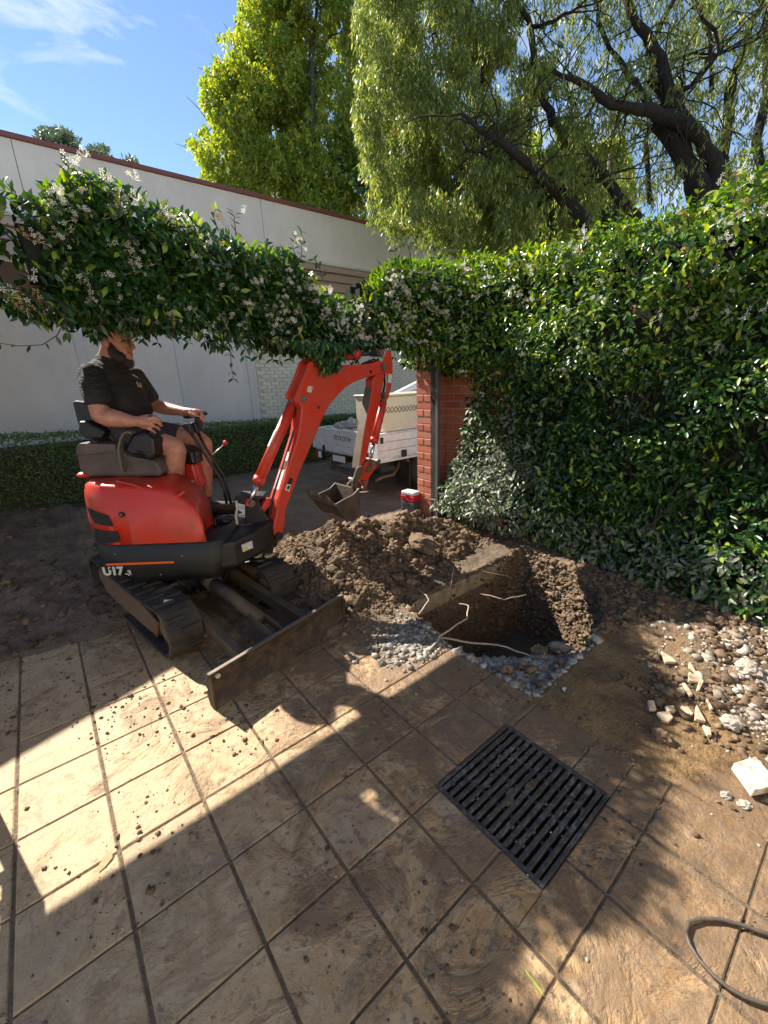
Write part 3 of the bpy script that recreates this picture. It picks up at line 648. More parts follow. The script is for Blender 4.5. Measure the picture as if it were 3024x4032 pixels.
# stepped eave boards and the parapet
zb = 4.12; steps = [(3.30, 3.47, .05), (3.475, 3.66, .11), (3.665, 3.86, .17), (3.865, 4.03, .235), (4.035, 4.16, .32)]
for a, b, d in steps: G('eave_board', (-7, WY-d, a), (11.6, WY+.05, b), BEIGE, .012)
G('gutter_edge', (-7, WY-.35, 4.162), (11.62, WY-.3, 4.215), STRIP, .012)
fx = [-7, -3.8, -1.6, .6, 4.46, 8.3, 11.5]
for a, b in zip(fx[:-1], fx[1:]): G('parapet_panel', (a+.004, WY-.302, 4.217), (b-.004, WY-.1, 5.18), FASC, .003)
G('parapet_return', (11.5, WY-.299, 3.4), (11.6, WY+6, 5.17), FASC)
G('capping', (-7, WY-.345, 5.182), (11.66, WY+.05, 5.255), CAP, .015)
k = N('roof_metal'); k.base((.35, .33, .32)); k.rough(.5); k.set(Metallic=.4)
G('roof', (-7, WY+.06, 4.9), (11.5, WY+6, 4.96), k.m)
# unseen roof added beyond the frame so that its straight edge shades the soil
shd = empty('shade_roof', (-3, 7.5, 0), 'flat white unseen roof on posts added to shade the soil on the left', 'shade_roof')
def Vp(x): return 5.87+.278*(x-.02)
m = MB(); m.prism([(-6+3, Vp(-6)-7.5, 3.10), (.02+3, Vp(.02)-7.5, 3.10), (.02+3, 1.5, 3.10), (-6+3, 1.5, 3.10)], (0, 0, .06)); m.build('roof_deck', FASC, shd)
for x in (-4.5, -2.4): MB().box((x+3, Vp(x)+.15-7.5, 1.55), (.09, .09, 3.09)).build('post', FASC, shd)

# ------------------------------------------------------------------ hedge
def leaf_obj(name, P, D, Nn, S, mat, parent=None, tv=LEAF_V, tf=LEAF_F, smooth=True):
    B, D, Nn = frames(D, Nn); o = link(name, scatter(name, tv, tf, P, B, D, Nn, S), mat, parent, smooth=smooth); return tag(o, kind='stuff')
HEDGE = leafmat('hedge_leaf', (.055, .12, .028), (.11, .20, .045), (.18, .28, .06), rough=.5, trans=.3, youngfrac=.12)
k = N('dark_twig'); k.base(k.mix(k.noise(20, 4), (.03, .022, .016), (.07, .05, .035))); k.rough(.9); TWIG = k.m
hd = empty('clipped_hedge', (1.5, 8.0, 0), 'long clipped dark green box hedge along the foot of the rendered wall', 'hedge')
def hz(x): return 1.04-.028*(x+.4)
n = 30000; x = rng.uniform(-3, 7.0, n); u = rng.random(n); top = u < .28
zt = hz(x)+.05*(fbm(x*4, 1.2)-.5); y = np.where(top, rng.uniform(7.58, 8.5, n), 7.58+.10*rng.random(n)**2+.09*(fbm(x*3, rng.random(n)*0+4, 2)-.5)); z = np.where(top, zt-.05*rng.random(n), zt*rng.random(n)**.9+.0)
y = y+.10*(fbm(x*5, z*5, 3)-.5); 
Nn = np.where(top[:, None], np.array([[0, -.2, 1.0]]), np.array([[0, -1.0, .35]]))+.75*rdir(n); D = rdir(n)+np.array([[0, -.3, .5]])
leaf_obj('foliage', np.stack([x-1.5, y-8, z], 1), D, Nn, rng.uniform(.032, .055, n), HEDGE, hd)
m = MB(); m.span((-4.5, -.28, -.1), (5.5, .45, .85)); m.build('twig_core', TWIG, hd)
# ================================================================== BRICK PILLAR AND WALL
k = N('red_brick'); r = k.orand(); n_ = k.noise(30, 6, .65); n2 = k.noise(6, 4)
c = k.mix(r, (.46, .14, .07), (.37, .095, .052)); c = k.mix(k.ramp(k.math('FRACT', k.math('MULTIPLY', r, 13.7)), .82, .84, 0, .7), c, (.38, .17, .10)); c = k.mix(k.ramp(n_, .55, .75, 0, .5), c, (.20, .06, .045)); c = k.mix(k.ramp(n2, .6, .75, 0, .3), c, (.35, .26, .19))
k.base(c); k.rough(.8); k.bump(n_, .4, .005); BRICK = k.m
k = N('mortar'); k.base(k.mix(k.noise(30, 5), (.30, .24, .19), (.42, .36, .29))); k.rough(.95); k.bump(k.noise(80, 4), .4, .004); MORTAR = k.m
CO = .0805; JO = .010
def brick_maker(parent, org):
    cache = {}
    def put(c, sz):
        key = tuple(round(v, 4) for v in sz)
        if key not in cache:
            o = MB().box((0, 0, 0), sz).build('brick', BRICK, parent, bevel=.004, seg=1); cache[key] = o.data
        else: o = link('brick', cache[key], None, parent, bevel=.004, seg=1)
        o.location = tuple(np.array(c)-org); o.rotation_euler = (random.uniform(-.006, .006), random.uniform(-.006, .006), random.uniform(-.008, .008))
    return put
pil = empty('brick_pillar', (3.5, 3.45, 0), 'red brick gate pillar between the work truck and the jasmine wall', 'pillar')
org = np.array([3.5, 3.45, 0]); put = brick_maker(pil, org)
PX0, PX1, PY0, PY1 = 3.385, 3.665, 3.340, 3.572
MB().span(np.array([PX0+.008, PY0+.008, 0])-org, np.array([PX1-.008, PY1-.008, 2.08])-org).build('mortar_core', MORTAR, pil)
L = .232
for r in range(26):
    z = CO*(r+.5)-.012
    if r % 2 == 0:
        for cx in (PX0+.058, PX1-.058): put((cx, (PY0+PY1)/2, z), (.106, L, CO-JO))
    else:
        for cy in (PY0+.0555, PY1-.0555): put(((PX0+PX1)/2, cy, z), (PX1-PX0, .106, CO-JO))
wl = empty('brick_wall', (3.74, .8, 0), 'red brick garden wall mostly hidden under flowering jasmine', 'wall')
org = np.array([3.74, .8, 0]); put = brick_maker(wl, org)
MB().span(np.array([3.633, -3.0, -.1])-org, np.array([3.86, 3.335, 2.3])-org).build('mortar_core', MORTAR, wl)
for r in range(27):
    z = CO*(r+.5)-.012
    for i in range(8):
        y = 3.333-.106-.212*(i-(.5 if r % 2 else 0)); y1 = min(y+.101, 3.333); y0 = y-.101
        if y1-y0 < .03 or y0 < 2.0: continue
        put((3.645, (y0+y1)/2, z), (.036, y1-y0, CO-JO))
k = N('wall_cap'); k.base(k.mix(k.noise(12, 5), (.26, .09, .06), (.34, .15, .10))); k.rough(.85)
MB().span(np.array([3.60, -3.0, 2.301])-org, np.array([3.89, 3.33, 2.36])-org).build('coping', k.m, wl, bevel=.008)
# square dark gate post standing against the pillar
PO = paint('dark_steel', (.030, .026, .024), .4, (.12, .09, .06), .25)
gp = empty('gate_post', (3.40, 3.28, 0), 'tall dark steel gate post standing against the brick pillar', 'post')
MB().box((.005, .012, 1.05), (.060, .066, 2.12)).build('post', PO, gp, bevel=.004)
MB().box((-.012, -.046, 1.05), (.045, .036, 2.10)).build('channel', paint('grey_steel', (.10, .095, .085), .45, (.16, .12, .08), .3), gp, bevel=.003)
# lintel carrying the jasmine across the opening
k = N('old_timber'); n_ = k.noise(9, 6, .6, stretch=(.3, 6, 6)); k.base(k.mix(n_, (.20, .15, .115), (.28, .215, .165))); k.rough(.85); OLDT = k.m
lt = MB().span((-3.2, 3.47, 2.112), (3.62, 3.60, 2.34)).build('timber_beam', OLDT, bevel=.004); tag(lt, 'dark timber beam hidden in the jasmine over the driveway opening', 'beam')
# garden tool leaning on the brick wall
bt = empty('garden_tool', (3.55, 2.98, 0), 'green handled garden tool with dark grip leaning on the brick wall', 'garden tool')
k = N('green_handle'); k.base((.16, .50, .03)); k.rough(.35)
MB().tube([(-.14, 0, .02), (.0, .0, 1.06)], .015, 10).build('handle', k.m, bt, smooth=True)
k = N('grip'); k.base((.02, .02, .035)); k.rough(.5)
MB().tube([(-.001, 0, 1.05), (.035, .0, 1.335)], .0195, 10).build('grip', k.m, bt, smooth=True)
# ================================================================== JASMINE
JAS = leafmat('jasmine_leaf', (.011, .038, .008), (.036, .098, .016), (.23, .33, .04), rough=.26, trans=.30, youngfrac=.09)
JASTOP = leafmat('jasmine_young_lit_leaf', (.075, .165, .022), (.15, .26, .03), (.34, .40, .045), rough=.27, trans=.42, youngfrac=.25)  # brighter green gives upper leaves a sunlit look, besides the young growth
JASDUST = leafmat('jasmine_dusty_leaf', (.07, .11, .05), (.10, .14, .065), rough=.5, trans=.2, dust=(.30, .29, .24))
k = N('petal'); k.base((.82, .80, .70)); k.rough(.6); tr = k.n('ShaderNodeBsdfTranslucent'); tr.inputs[0].default_value = (.85, .82, .68, 1); ms = k.n('ShaderNodeMixShader'); ms.inputs[0].default_value = .4
k.l(k.p.outputs[0], ms.inputs[1]); k.l(tr.outputs[0], ms.inputs[2]); k.l(ms.outputs[0], k.out.inputs[0]); PETAL = k.m
k = N('wilted_petal'); k.base(k.mix(k.isl(), (.42, .20, .07), (.62, .42, .22))); k.rough(.7); WILT = k.m
def flower_mesh(seed, mat, nf):
    r = np.random.default_rng(seed); m = MB(); m.add([(0, 0, -.022)], [])
    for _ in range(nf):
        c = r.normal(size=3)*np.array([.019, .019, .015]); ax = nrm(np.array([0, -.2, 1])+.7*r.normal(size=3)); ci = len(m.v); m.add([c, c*.5-np.array([.002, 0, .006])], []); m.f.append((0, ci, ci+1)); a = nrm(np.cross(ax, [.3, 1, .2])); b = np.cross(ax, a); R_ = r.uniform(.0085, .0125); t0 = r.uniform(0, 6)
        for p in range(5):
            t = t0+p*2*math.pi/5; d = math.cos(t)*a+math.sin(t)*b; e = np.cross(ax, d); tw = .25
            o_ = len(m.v); m.add([c+R_*(.55*d+.10*e)+ax*.0015, c+R_*(1.25*d-.30*e)+ax*.002, c+R_*(1.05*d+.36*e)-ax*.0005], []); m.f += [(ci, o_+1, o_), (o_, o_+1, o_+2)]
    me = bpy.data.meshes.new('flower_cluster'); me.from_pydata(m.v, [], m.f); me.materials.append(mat); return me
FLW = [flower_mesh(i, PETAL, n) for i, n in enumerate((3, 5, 6, 8, 9, 4))]; FWILT = [flower_mesh(20+i, WILT, 6) for i in range(2)]
def single_leaf_mesh(mat, nm='leaf'):
    me = bpy.data.meshes.new(nm); me.from_pydata(LEAF_V, [], LEAF_F); me.materials.append(mat); me.polygons.foreach_set('use_smooth', [True]*len(me.polygons)); return me
LM = {}
def leaf_parts(parent, org, P, D, Nn, S, mat):
    if mat.name not in LM: LM[mat.name] = single_leaf_mesh(mat)
    B, D, Nn = frames(D, Nn)
    for i in range(len(P)):
        o = bpy.data.objects.new('leaf', LM[mat.name]); COL.objects.link(o); o.parent = parent
        M = Matrix([[B[i][r]*S[i], D[i][r]*S[i], Nn[i][r]*S[i], P[i][r]-org[r]] for r in range(3)]+[[0, 0, 0, 1]]); o.matrix_local = M
def flowers(parent, org, P, out, frac_w=.12, s=.85):
    for i in range(len(P)):
        me = random.choice(FWILT) if random.random() < frac_w else random.choice(FLW)
        o = bpy.data.objects.new('flower_cluster', me); COL.objects.link(o); o.parent = parent; o.location = tuple(P[i]-org)
        o.rotation_euler = Vector(nrm(out[i])).to_track_quat('Z', 'Y').to_euler(); sc = random.uniform(.8, 1.25)*s; o.scale = (sc,)*3
def stems(name, parent, org, paths, r0=.006):
    m = MB()
    for p in paths: m.tube([q-org for q in p], np.linspace(r0, r0*.45, len(p)), 5)
    o = m.build(name, TWIG, parent, smooth=True); return tag(o, kind='stuff')
# ---- the wall
jw = empty('jasmine_hedge', (3.6, 1.0, 0), 'tall wall of flowering star jasmine covering the right brick wall', 'climbing plant'); JO_ = np.array([3.6, 1.0, 0])
def wall_cov(y, z):
    e = .10*(fbm(y*5, z*5, 2.2, 3)-.5)*2
    base = (y < 2.56+.18*np.clip((z-1.3)/.2, 0, 1)+e) 
    hi = (z > 1.62+.10*(y-2.7)+e) & (y < 3.75)
    bush = (z < 1.45+e) & (y < 2.84+(1.30-z)*.34+e) & (z > .0)
    low = z > -.02+.10*(fbm(y*4, 3.0)-.3)+np.clip((y-1.2)*.10, 0, .14)
    return (base | hi | bush) & low
def wall_front(y, z):
    b = 3.40+.17*(fbm(y*2.2, z*2.2, 5, 3)-.5)*2+.13*(fbm(y*1.1+3, z*1.3, 9, 2)-.5)*2-.05*(fbm(y*7, z*7, 1, 2)-.5)*2
    return b-.10*np.exp(-((y-2.55)/.45)**2-((z-.45)/.55)**2)-.10*np.clip((z-1.7)/.8, 0, 1)*0-.05*np.exp(-((z-.15)/.25)**2)
def wall_top(y): return 2.60+.10*(fbm(y*2.5, 8.8, 0, 3)-.5)*2+.03*np.sin(y*9)
def sample_wall(n):
    y = rng.uniform(-1.6, 3.75, 3*n); z = rng.uniform(-.03, 2.75, 3*n); k_ = wall_cov(y, z) & (z < wall_top(y)) & (rng.random(3*n) < np.clip((fbm(y*7, z*7, 12.3, 3)-.28)*5, .30, 1)); y, z = y[k_][:n], z[k_][:n]
    x = wall_front(y, z)+.16*rng.random(len(y))**1.6-.02
    rnd = np.clip((z-2.35)/.3, 0, 1); x = x+.10*rnd**2
    return np.stack([x, y, z], 1)
def orient(P, outw, droop=.55, spread=.8):
    n = len(P); D = .9*rdir(n)+outw*.45+np.array([[0, 0, -droop]]); Nn = outw+np.array([[0, 0, .75]])+spread*rdir(n)*.8; return D, Nn
P = sample_wall(40000); out = np.tile([[-1.0, -.05, .0]], (len(P), 1)); D, Nn = orient(P, out)
S = rng.uniform(.044, .074, len(P)); dp = np.clip((P[:, 1]-1.75)/.6, 0, 1)*np.clip((1.45-P[:, 2])/.7, 0, 1)*(.35+1.1*fbm(P[:, 1]*4, P[:, 2]*4, 6)); dp = np.maximum(dp*.95, .40*(P[:, 2] < .45)*(P[:, 1] > .3)); dusty = rng.random(len(P)) < dp; S = np.where(dusty, S*1.12, S)
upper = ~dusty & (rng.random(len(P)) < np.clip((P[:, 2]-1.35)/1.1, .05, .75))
front = P[:, 0]-wall_front(P[:, 1], P[:, 2]) < .03
def near_first(P, mask, k_, ylo=-.2):
    idx = np.where(mask & (P[:, 1] > ylo))[0]; d = np.linalg.norm(P[idx]-CAMP, axis=1); d = d*(1+.25*rng.random(len(d))); return idx[np.argsort(d)[:k_]]
sel = near_first(P, front & ~dusty, 225, .15); sel2 = near_first(P, front & dusty, 75); used = np.zeros(len(P), bool); used[sel] = True; used[sel2] = True
leaf_parts(jw, JO_, P[sel], D[sel], Nn[sel], S[sel]*1.12, JAS); leaf_parts(jw, JO_, P[sel2], D[sel2], Nn[sel2], S[sel2]*1.1, JASDUST)
for nm, ms_, mt in (('leaves', ~used & ~dusty & ~upper, JAS), ('dusty_leaves', ~used & dusty, JASDUST), ('young_lit_leaves', ~used & upper, JASTOP)):
    leaf_obj(nm, P[ms_]-JO_, D[ms_], Nn[ms_], S[ms_], mt, jw)
# flat top and upright shoots
n = 9000; y = rng.uniform(-1.6, 3.75, n); x = 3.45+rng.random(n)*.75; z = wall_top(y)+.02+.10*(fbm(x*4, y*4, 1)-.5)-.07*rng.random(n)-np.clip((x-3.95)*.6, 0, 1); P = np.stack([x, y, z], 1)
D = rdir(n)+np.array([[-.2, 0, .25]]); Nn = np.array([[-.25, 0, 1.0]])+.7*rdir(n); leaf_obj('young_lit_leaves', P-JO_, D, Nn, rng.uniform(.04, .065, n), JASTOP, jw)
Ps = []; Ds = []; sp = []
for _ in range(150):
    y = rng.uniform(-1.2, 3.6); x = rng.uniform(3.4, 3.75); b = np.array([x, y, float(wall_top(np.array(y)))-.05]); d = nrm([rng.normal()*.35-.15, rng.normal()*.35, 1]); ln = rng.uniform(.08, .22); sp.append([b, b+d*ln*.5, b+d*ln])
    for t in np.arange(.25, 1.01, .19):
        for s_ in (-1, 1):
            Ps.append(b+d*ln*t); Ds.append(nrm(d*.7+s_*nrm(np.cross(d, rng.normal(size=3)))))
Ps = np.array(Ps); Ds = np.array(Ds); leaf_obj('shoot_leaves', Ps-JO_, Ds, np.array([[0, 0, 1.0]])+.4*rdir(len(Ps)), rng.uniform(.035, .06, len(Ps)), JASTOP, jw); stems('shoots', jw, JO_, sp, .0035)
P = sample_wall(9000); P = P[P[:, 1] > -.5]; w_ = np.clip((P[:, 2]-.3)/2.2, .03, 1)**3.2*.6*(fbm(P[:, 1]*3, P[:, 2]*3, 9, 2) > .42); P = P[rng.random(len(P)) < w_][:170]
P[:, 0] = wall_front(P[:, 1], P[:, 2])-.025; flowers(jw, JO_, P, np.tile([[-1, -.3, .5]], (len(P), 1))+.4*rdir(len(P)), .16)
paths = []
for _ in range(60):
    y = rng.uniform(-.5, 3.0); z = rng.uniform(0, .2); q = []
    for t in range(6): q.append(np.array([3.56+.04*rng.normal(), y+.12*t*rng.normal()*.5, z+t*.35])); 
    paths.append(q)
stems('stems', jw, JO_, paths, .008)
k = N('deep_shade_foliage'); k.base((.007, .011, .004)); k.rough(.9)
m = MB(); m.span((3.60-3.6, -2.9-1, .05), (3.628-3.6, 2.45-1, 2.45)); m.span((3.56-3.6, 2.452-1, 1.75), (3.628-3.6, 3.33-1, 2.42)); m.build('shade_core', k.m, jw)  # near-black slabs paint the deep shade between the leaves
# ---- the swag over the driveway
js = empty('jasmine_swag', (1.6, 3.1, 2.1), 'thick swag of white flowering jasmine hanging from the beam across the driveway', 'climbing plant'); SO = np.array([1.6, 3.1, 2.1])
TOPX = [-1.9, -.15, .06, .24, .40, .56, .71, .88, 1.08, 1.23, 1.33, 1.6, 1.7, 1.8, 2.0, 2.32, 2.41, 2.66, 3.1, 3.6]
TOPZ = [2.75, 2.72, 2.50, 2.52, 2.68, 2.67, 2.63, 2.56, 2.54, 2.53, 2.47, 2.46, 2.36, 2.32, 2.22, 2.24, 2.42, 2.54, 2.60, 2.62]
BOTX = [-1.9, -.06, .07, .22, .36, .57, .77, .98, 1.06, 1.25, 1.43, 1.58, 1.84, 2.0, 2.1, 2.35, 2.76, 2.95, 3.3, 3.6]
BOTZ = [2.05, 2.09, 2.02, 1.985, 1.965, 1.955, 1.945, 1.92, 1.87, 1.88, 1.83, 1.80, 1.78, 1.82, 1.85, 1.87, 1.89, 1.82, 1.76, 1.60]
def swag_pts(n):
    x = rng.uniform(-1.8, 3.55, 3*n); t = rng.random(3*n); zt = np.interp(x, TOPX, TOPZ)+.05*(fbm(x*7, 1.1, 0, 3)-.5)*2; zb = np.interp(x, BOTX, BOTZ)+.02+.10*(fbm(x*8, 5.1, 0, 3)-.5)*2
    z = zb+(zt-zb)*t; bul = np.sqrt(np.clip(1-(2*t-1)**2, 0, 1)); th = .10+.17*bul
    y = 2.98-.10*bul+th*(rng.random(3*n)**1.5)*1.6-.05*(fbm(x*5, z*5, 3, 2)-.5)*2
    den = np.where((x > 1.95) & (x < 2.38), .45, 1.0)*np.where((x < .27) & (x > -.08), np.where((z > 2.10) & (z < 2.44), .12, .45), 1.0)
    den = den*np.where(fbm(x*4, z*4, 7, 2) < .36, .35, 1.0)
    k_ = rng.random(3*n) < den; return np.stack([x, y, z], 1)[k_][:n], t[k_][:n]
P, tt = swag_pts(24000); out = np.tile([[0, -1.0, 0]], (len(P), 1)); D, Nn = orient(P, out, droop=.6); D[tt > .9] += np.array([0, 0, 1.5]); D[tt < .1] += np.array([0, 0, -.6]); S = rng.uniform(.050, .084, len(P))
sel = near_first(P, P[:, 1] < np.median(P[:, 1]), 300); used = np.zeros(len(P), bool); used[sel] = True; up = ~used & (((tt > .86) & (rng.random(len(P)) < .55)) | ((P[:, 0] > 2.4) & (rng.random(len(P)) < .4)))
leaf_parts(js, SO, P[sel], D[sel], Nn[sel], S[sel]*1.1, JAS); leaf_obj('leaves', P[~used & ~up]-SO, D[~used & ~up], Nn[~used & ~up], S[~used & ~up], JAS, js); leaf_obj('young_lit_leaves', P[up]-SO, D[up], Nn[up], S[up], JASTOP, js)
# trailing and upright shoots
def shoot(pts, nleaf, ls, mat_l, store, both=True):
    pts = [np.array(p, float) for p in pts]; store['paths'].append(pts); L_ = len(pts)-1
    for q in np.linspace(.12, 1.0, nleaf):
        i = min(int(q*L_), L_-1); f = q*L_-i; p = pts[i]*(1-f)+pts[i+1]*f; d = nrm(pts[i+1]-pts[i])
        sd = nrm(np.cross(d, [0, 1, 0.2])+.5*rng.normal(size=3))
        for s_ in ((-1, 1) if both else (1,)):
            store['P'].append(p); store['D'].append(nrm(d*.55+s_*sd+np.array([0, 0, -.15]))); store['S'].append(ls*rng.uniform(.75, 1.15))
st_ = dict(paths=[], P=[], D=[], S=[])
def S3(px, py, Y=2.86): return onY(px, py, Y)
shoot([S3(880, 1270), S3(900, 1340), S3(908, 1400), S3(912, 1450), S3(918, 1490)], 6, .052, None, st_)
shoot([S3(240, 1190), S3(262, 1250), S3(225, 1320), S3(165, 1358), S3(80, 1362), S3(0, 1352)], 7, .05, None, st_, False)
shoot([S3(200, 1200), S3(120, 1170), S3(50, 1130), S3(-30, 1150)], 5, .055, None, st_)
shoot([S3(240, 960), S3(150, 880), S3(80, 790), S3(10, 720)], 6, .052, None, st_)
shoot([S3(220, 860), S3(120, 790), S3(40, 760), S3(-20, 742)], 5, .048, None, st_)
shoot([S3(1180, 1330), S3(1270, 1400), S3(1300, 1440), S3(1290, 1500)], 8, .055, None, st_)
for px, py, h in ((280, 720, 95), (340, 740, 60), (470, 800, 90), (700, 880, 50), (860, 880, 70), (930, 900, 70), (1070, 1000, 60), (1170, 1010, 80), (1185, 1000, 110), (1270, 1070, 60), (1560, 1010, 60), (1620, 1010, 60), (1700, 1010, 40)):
    a = S3(px, py+30); b = S3(px+rng.normal()*15, py-h*.5); c_ = S3(px+rng.normal()*25, py-h*.8); shoot([a, b, c_], 4, .055, None, st_)
for px in range(90, 1700, 30):
    zb = np.interp(onY(px, 1330, 2.88)[0], BOTX, BOTZ); p0 = onY(px, 1330, 2.88); p0[2] = zb+.06; d = np.array([rng.normal()*.05, rng.normal()*.04, -rng.uniform(.07, .15)]); shoot([p0, p0+d*.5+rng.normal(size=3)*.01, p0+d], 3, .058, None, st_)
Ps = np.array(st_['P']); Ds = np.array(st_['D']); leaf_obj('shoot_leaves', Ps-SO, Ds, np.array([[0, -.8, .8]])+.5*rdir(len(Ps)), np.array(st_['S']), JAS, js); stems('shoots', js, SO, st_['paths'], .0035)
P, tt = swag_pts(2500); w_ = (P[:, 0] > .27)*(P[:, 1] < 2.98)*(.35+.65*(fbm(P[:, 0]*4, P[:, 2]*5, 3.3, 2) > .5)); P = P[rng.random(len(P)) < w_*.8][:230]; P[:, 1] = np.minimum(P[:, 1], 2.93)-.045
flowers(js, SO, P, np.tile([[-.2, -1, .35]], (len(P), 1))+.4*rdir(len(P)), .1)
Pt = [S3(150+rng.normal()*40, 760+rng.normal()*25) for _ in range(0)]+[S3(a+rng.normal()*35, b+rng.normal()*25) for a, b, n_ in ((230, 780, 6), (285, 640, 3), (470, 740, 3), (540, 790, 2), (860, 870, 3), (1175, 960, 2), (90, 920, 2), (150, 930, 2), (80, 1180, 3), (140, 1130, 2)) for _ in range(n_)]
flowers(js, SO, np.array(Pt), np.tile([[0, -.8, .6]], (len(Pt), 1))+.4*rdir(len(Pt)), .2)
paths = []
for _ in range(34):
    x = rng.uniform(-.4, 3.2); z = np.interp(x, BOTX, BOTZ)+.12+rng.random()*.3; q = [np.array([x+t*.17, 3.05+.12*rng.random(), z+.08*rng.normal()]) for t in range(6)]; paths.append(q)
for _ in range(26):
    x = rng.uniform(1.95, 2.45); z = rng.uniform(1.95, 2.2); q = [np.array([x+t*.09, 2.95+.1*rng.random(), z+.05*rng.normal()]) for t in range(4)]; paths.append(q)
stems('stems', js, SO, paths, .007)
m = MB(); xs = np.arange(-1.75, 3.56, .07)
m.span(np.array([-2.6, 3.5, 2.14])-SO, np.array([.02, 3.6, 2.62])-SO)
for i in range(27): m.span(np.array([-2.6+.1*i, 3.52, 2.621])-SO, np.array([-2.502+.1*i, 3.6, 3.03+.12*float(fbm(i*.7, 2.2))])-SO)  # unseen slabs added left of the frame to shade the floor
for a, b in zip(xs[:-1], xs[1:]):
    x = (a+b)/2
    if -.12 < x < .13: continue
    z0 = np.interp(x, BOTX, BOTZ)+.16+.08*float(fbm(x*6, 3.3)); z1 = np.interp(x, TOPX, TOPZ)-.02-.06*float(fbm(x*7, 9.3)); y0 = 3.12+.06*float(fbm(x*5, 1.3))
    for yy in (2.95, 3.07, 3.19, 3.33): m.span(np.array([a, yy+.02*float(fbm(x*5, yy*3)), z0+(yy-2.95)*.06])-SO, np.array([b-.002, yy+.07, 1.61+(z1-1.61)*yy/2.95-.075])-SO)  # opaque slabs added among the leaves to stop sun leaking through
tag(m.build('shade_core', k.m, js), kind='stuff')

n = 5000; P = np.stack([rng.uniform(-2.2, -.14, n), 3.42+.25*rng.random(n), rng.uniform(2.45, 3.14, n)], 1); leaf_obj('leaves', P-SO, rdir(n)+np.array([[0, 0, .3]]), np.array([[0, -.8, .6]])+.8*rdir(n), rng.uniform(.05, .08, n), JAS, js)  # unseen leaf mass added at the left end to fill out the floor shadow

# sprays hanging in front of the boom
n = 520; t = rng.random(n); x = 1.70+rng.normal(size=n)*.11; z = 1.90-.20*t*np.exp(-((x-1.72)/.14)**2)-.03*rng.random(n); P = np.stack([x, 2.66+.12*rng.random(n), z], 1)
leaf_obj('hanging_leaves', P-SO, rdir(n)*.8+np.array([[0, -.1, -.9]]), np.array([[0, -1.0, .4]])+.6*rdir(n), rng.uniform(.05, .075, n), JAS, js)

n = 2600; x = rng.uniform(.22, 1.75, n); t = rng.random(n); z = np.interp(x, BOTX, BOTZ)+.06+(np.interp(x, TOPX, TOPZ)-.03-np.interp(x, BOTX, BOTZ)-.06)*t; P = np.stack([x, 2.86+.09*rng.random(n), z], 1)
out = np.tile([[0, -1.0, 0]], (n, 1)); D, Nn = orient(P, out, droop=.5); leaf_obj('leaves', P-SO, D, Nn, rng.uniform(.05, .08, n), JAS, js)
# ================================================================== TREES
def bark(name, a, b):
    k = N(name); n_ = k.noise(6, 7, .65, stretch=(3, 3, .6)); k.base(k.mix(k.ramp(n_, .35, .65), a, b)); k.rough(.9); k.bump(n_, .9, .03); return k.m
BARK = bark('dark_bark', (.008, .006, .005), (.026, .020, .015)); BARK2 = bark('grey_bark', (.07, .055, .045), (.13, .105, .085))
def at_depth(px, py, d): r = ray(px, py); return CAMP+r*d           # d measured along the view axis
def limb(m, pts, r0, r1, n=9):
    pts = [np.array(p, float) for p in pts]; Q = [pts[0]]
    for i in range(len(pts)-1):
        a, b = pts[i], pts[i+1]; L_ = np.linalg.norm(b-a)
        for t in (.34, .67, 1.0): Q.append(a+(b-a)*t+(rng.normal(size=3)*L_*.035 if t < 1 else 0))
    m.tube(Q, .82*np.linspace(r0, r1, len(Q))*(1+.10*rng.normal(size=len(Q)).clip(-1, 1)), n); return Q
def r5(x, y): return 1700+x*.798, y*.798
# ---- the drooping tree on the right
tr_ = empty('weeping_tree', at_depth(2740, 1450, 8)*np.array([1, 1, 0]), 'big weeping tree with dark twisting limbs rising behind the jasmine wall', 'tree'); TO = np.array(tr_.location)
m = MB(); tips = []
def LB(pts, d0, d1, r0, r1):
    n = len(pts); P_ = [at_depth(*r5(x, y), d0+(d1-d0)*i/(n-1))-TO for i, (x, y) in enumerate(pts)]; q = limb(m, P_, r0, r1); tips.extend([p+TO for p in q[len(q)//3:]]); return q
base = at_depth(*r5(1340, 1040), 8)-TO
m.tube([np.array([base[0], base[1], -.3]), np.array([base[0], base[1], base[2]*.5]), base], [.42, .34, .27], 12)
LB([(1340, 1040), (1290, 850), (1200, 690), (1110, 600)], 8, 7.8, .27, .17); LB([(1380, 1060), (1400, 850), (1330, 680), (1180, 580), (1020, 540), (880, 515), (740, 410), (600, 350)], 8, 6.8, .20, .035)
LB([(1230, 700), (1190, 520), (1130, 290), (1060, 170), (980, 60), (930, -120)], 7.9, 7.6, .15, .06); LB([(1200, 560), (1080, 400), (1100, 200), (1160, 60), (1220, -60)], 7.9, 8.4, .10, .045)
LB([(1480, 1000), (1430, 780), (1465, 600), (1480, 400), (1560, 170), (1640, -30)], 8.6, 9.2, .15, .07); LB([(1640, 1000), (1600, 700), (1650, 400), (1640, 150), (1700, -100)], 8.8, 9.5, .13, .06)
LB([(1120, 620), (1000, 400), (930, 300), (820, 100), (780, -100)], 7.8, 8.6, .08, .03); LB([(1330, 700), (1250, 560), (1210, 450), (1290, 420), (1420, 260), (1300, 0)], 8, 7.4, .08, .03)
LB([(860, 1230), (740, 1070), (640, 965), (560, 900), (440, 780), (330, 690), (250, 650), (150, 560)], 7.8, 6.6, .17, .03); LB([(1020, 1090), (890, 920), (760, 780), (640, 650), (555, 510), (505, 310), (480, 100), (380, -40)], 8.2, 8.0, .14, .045)
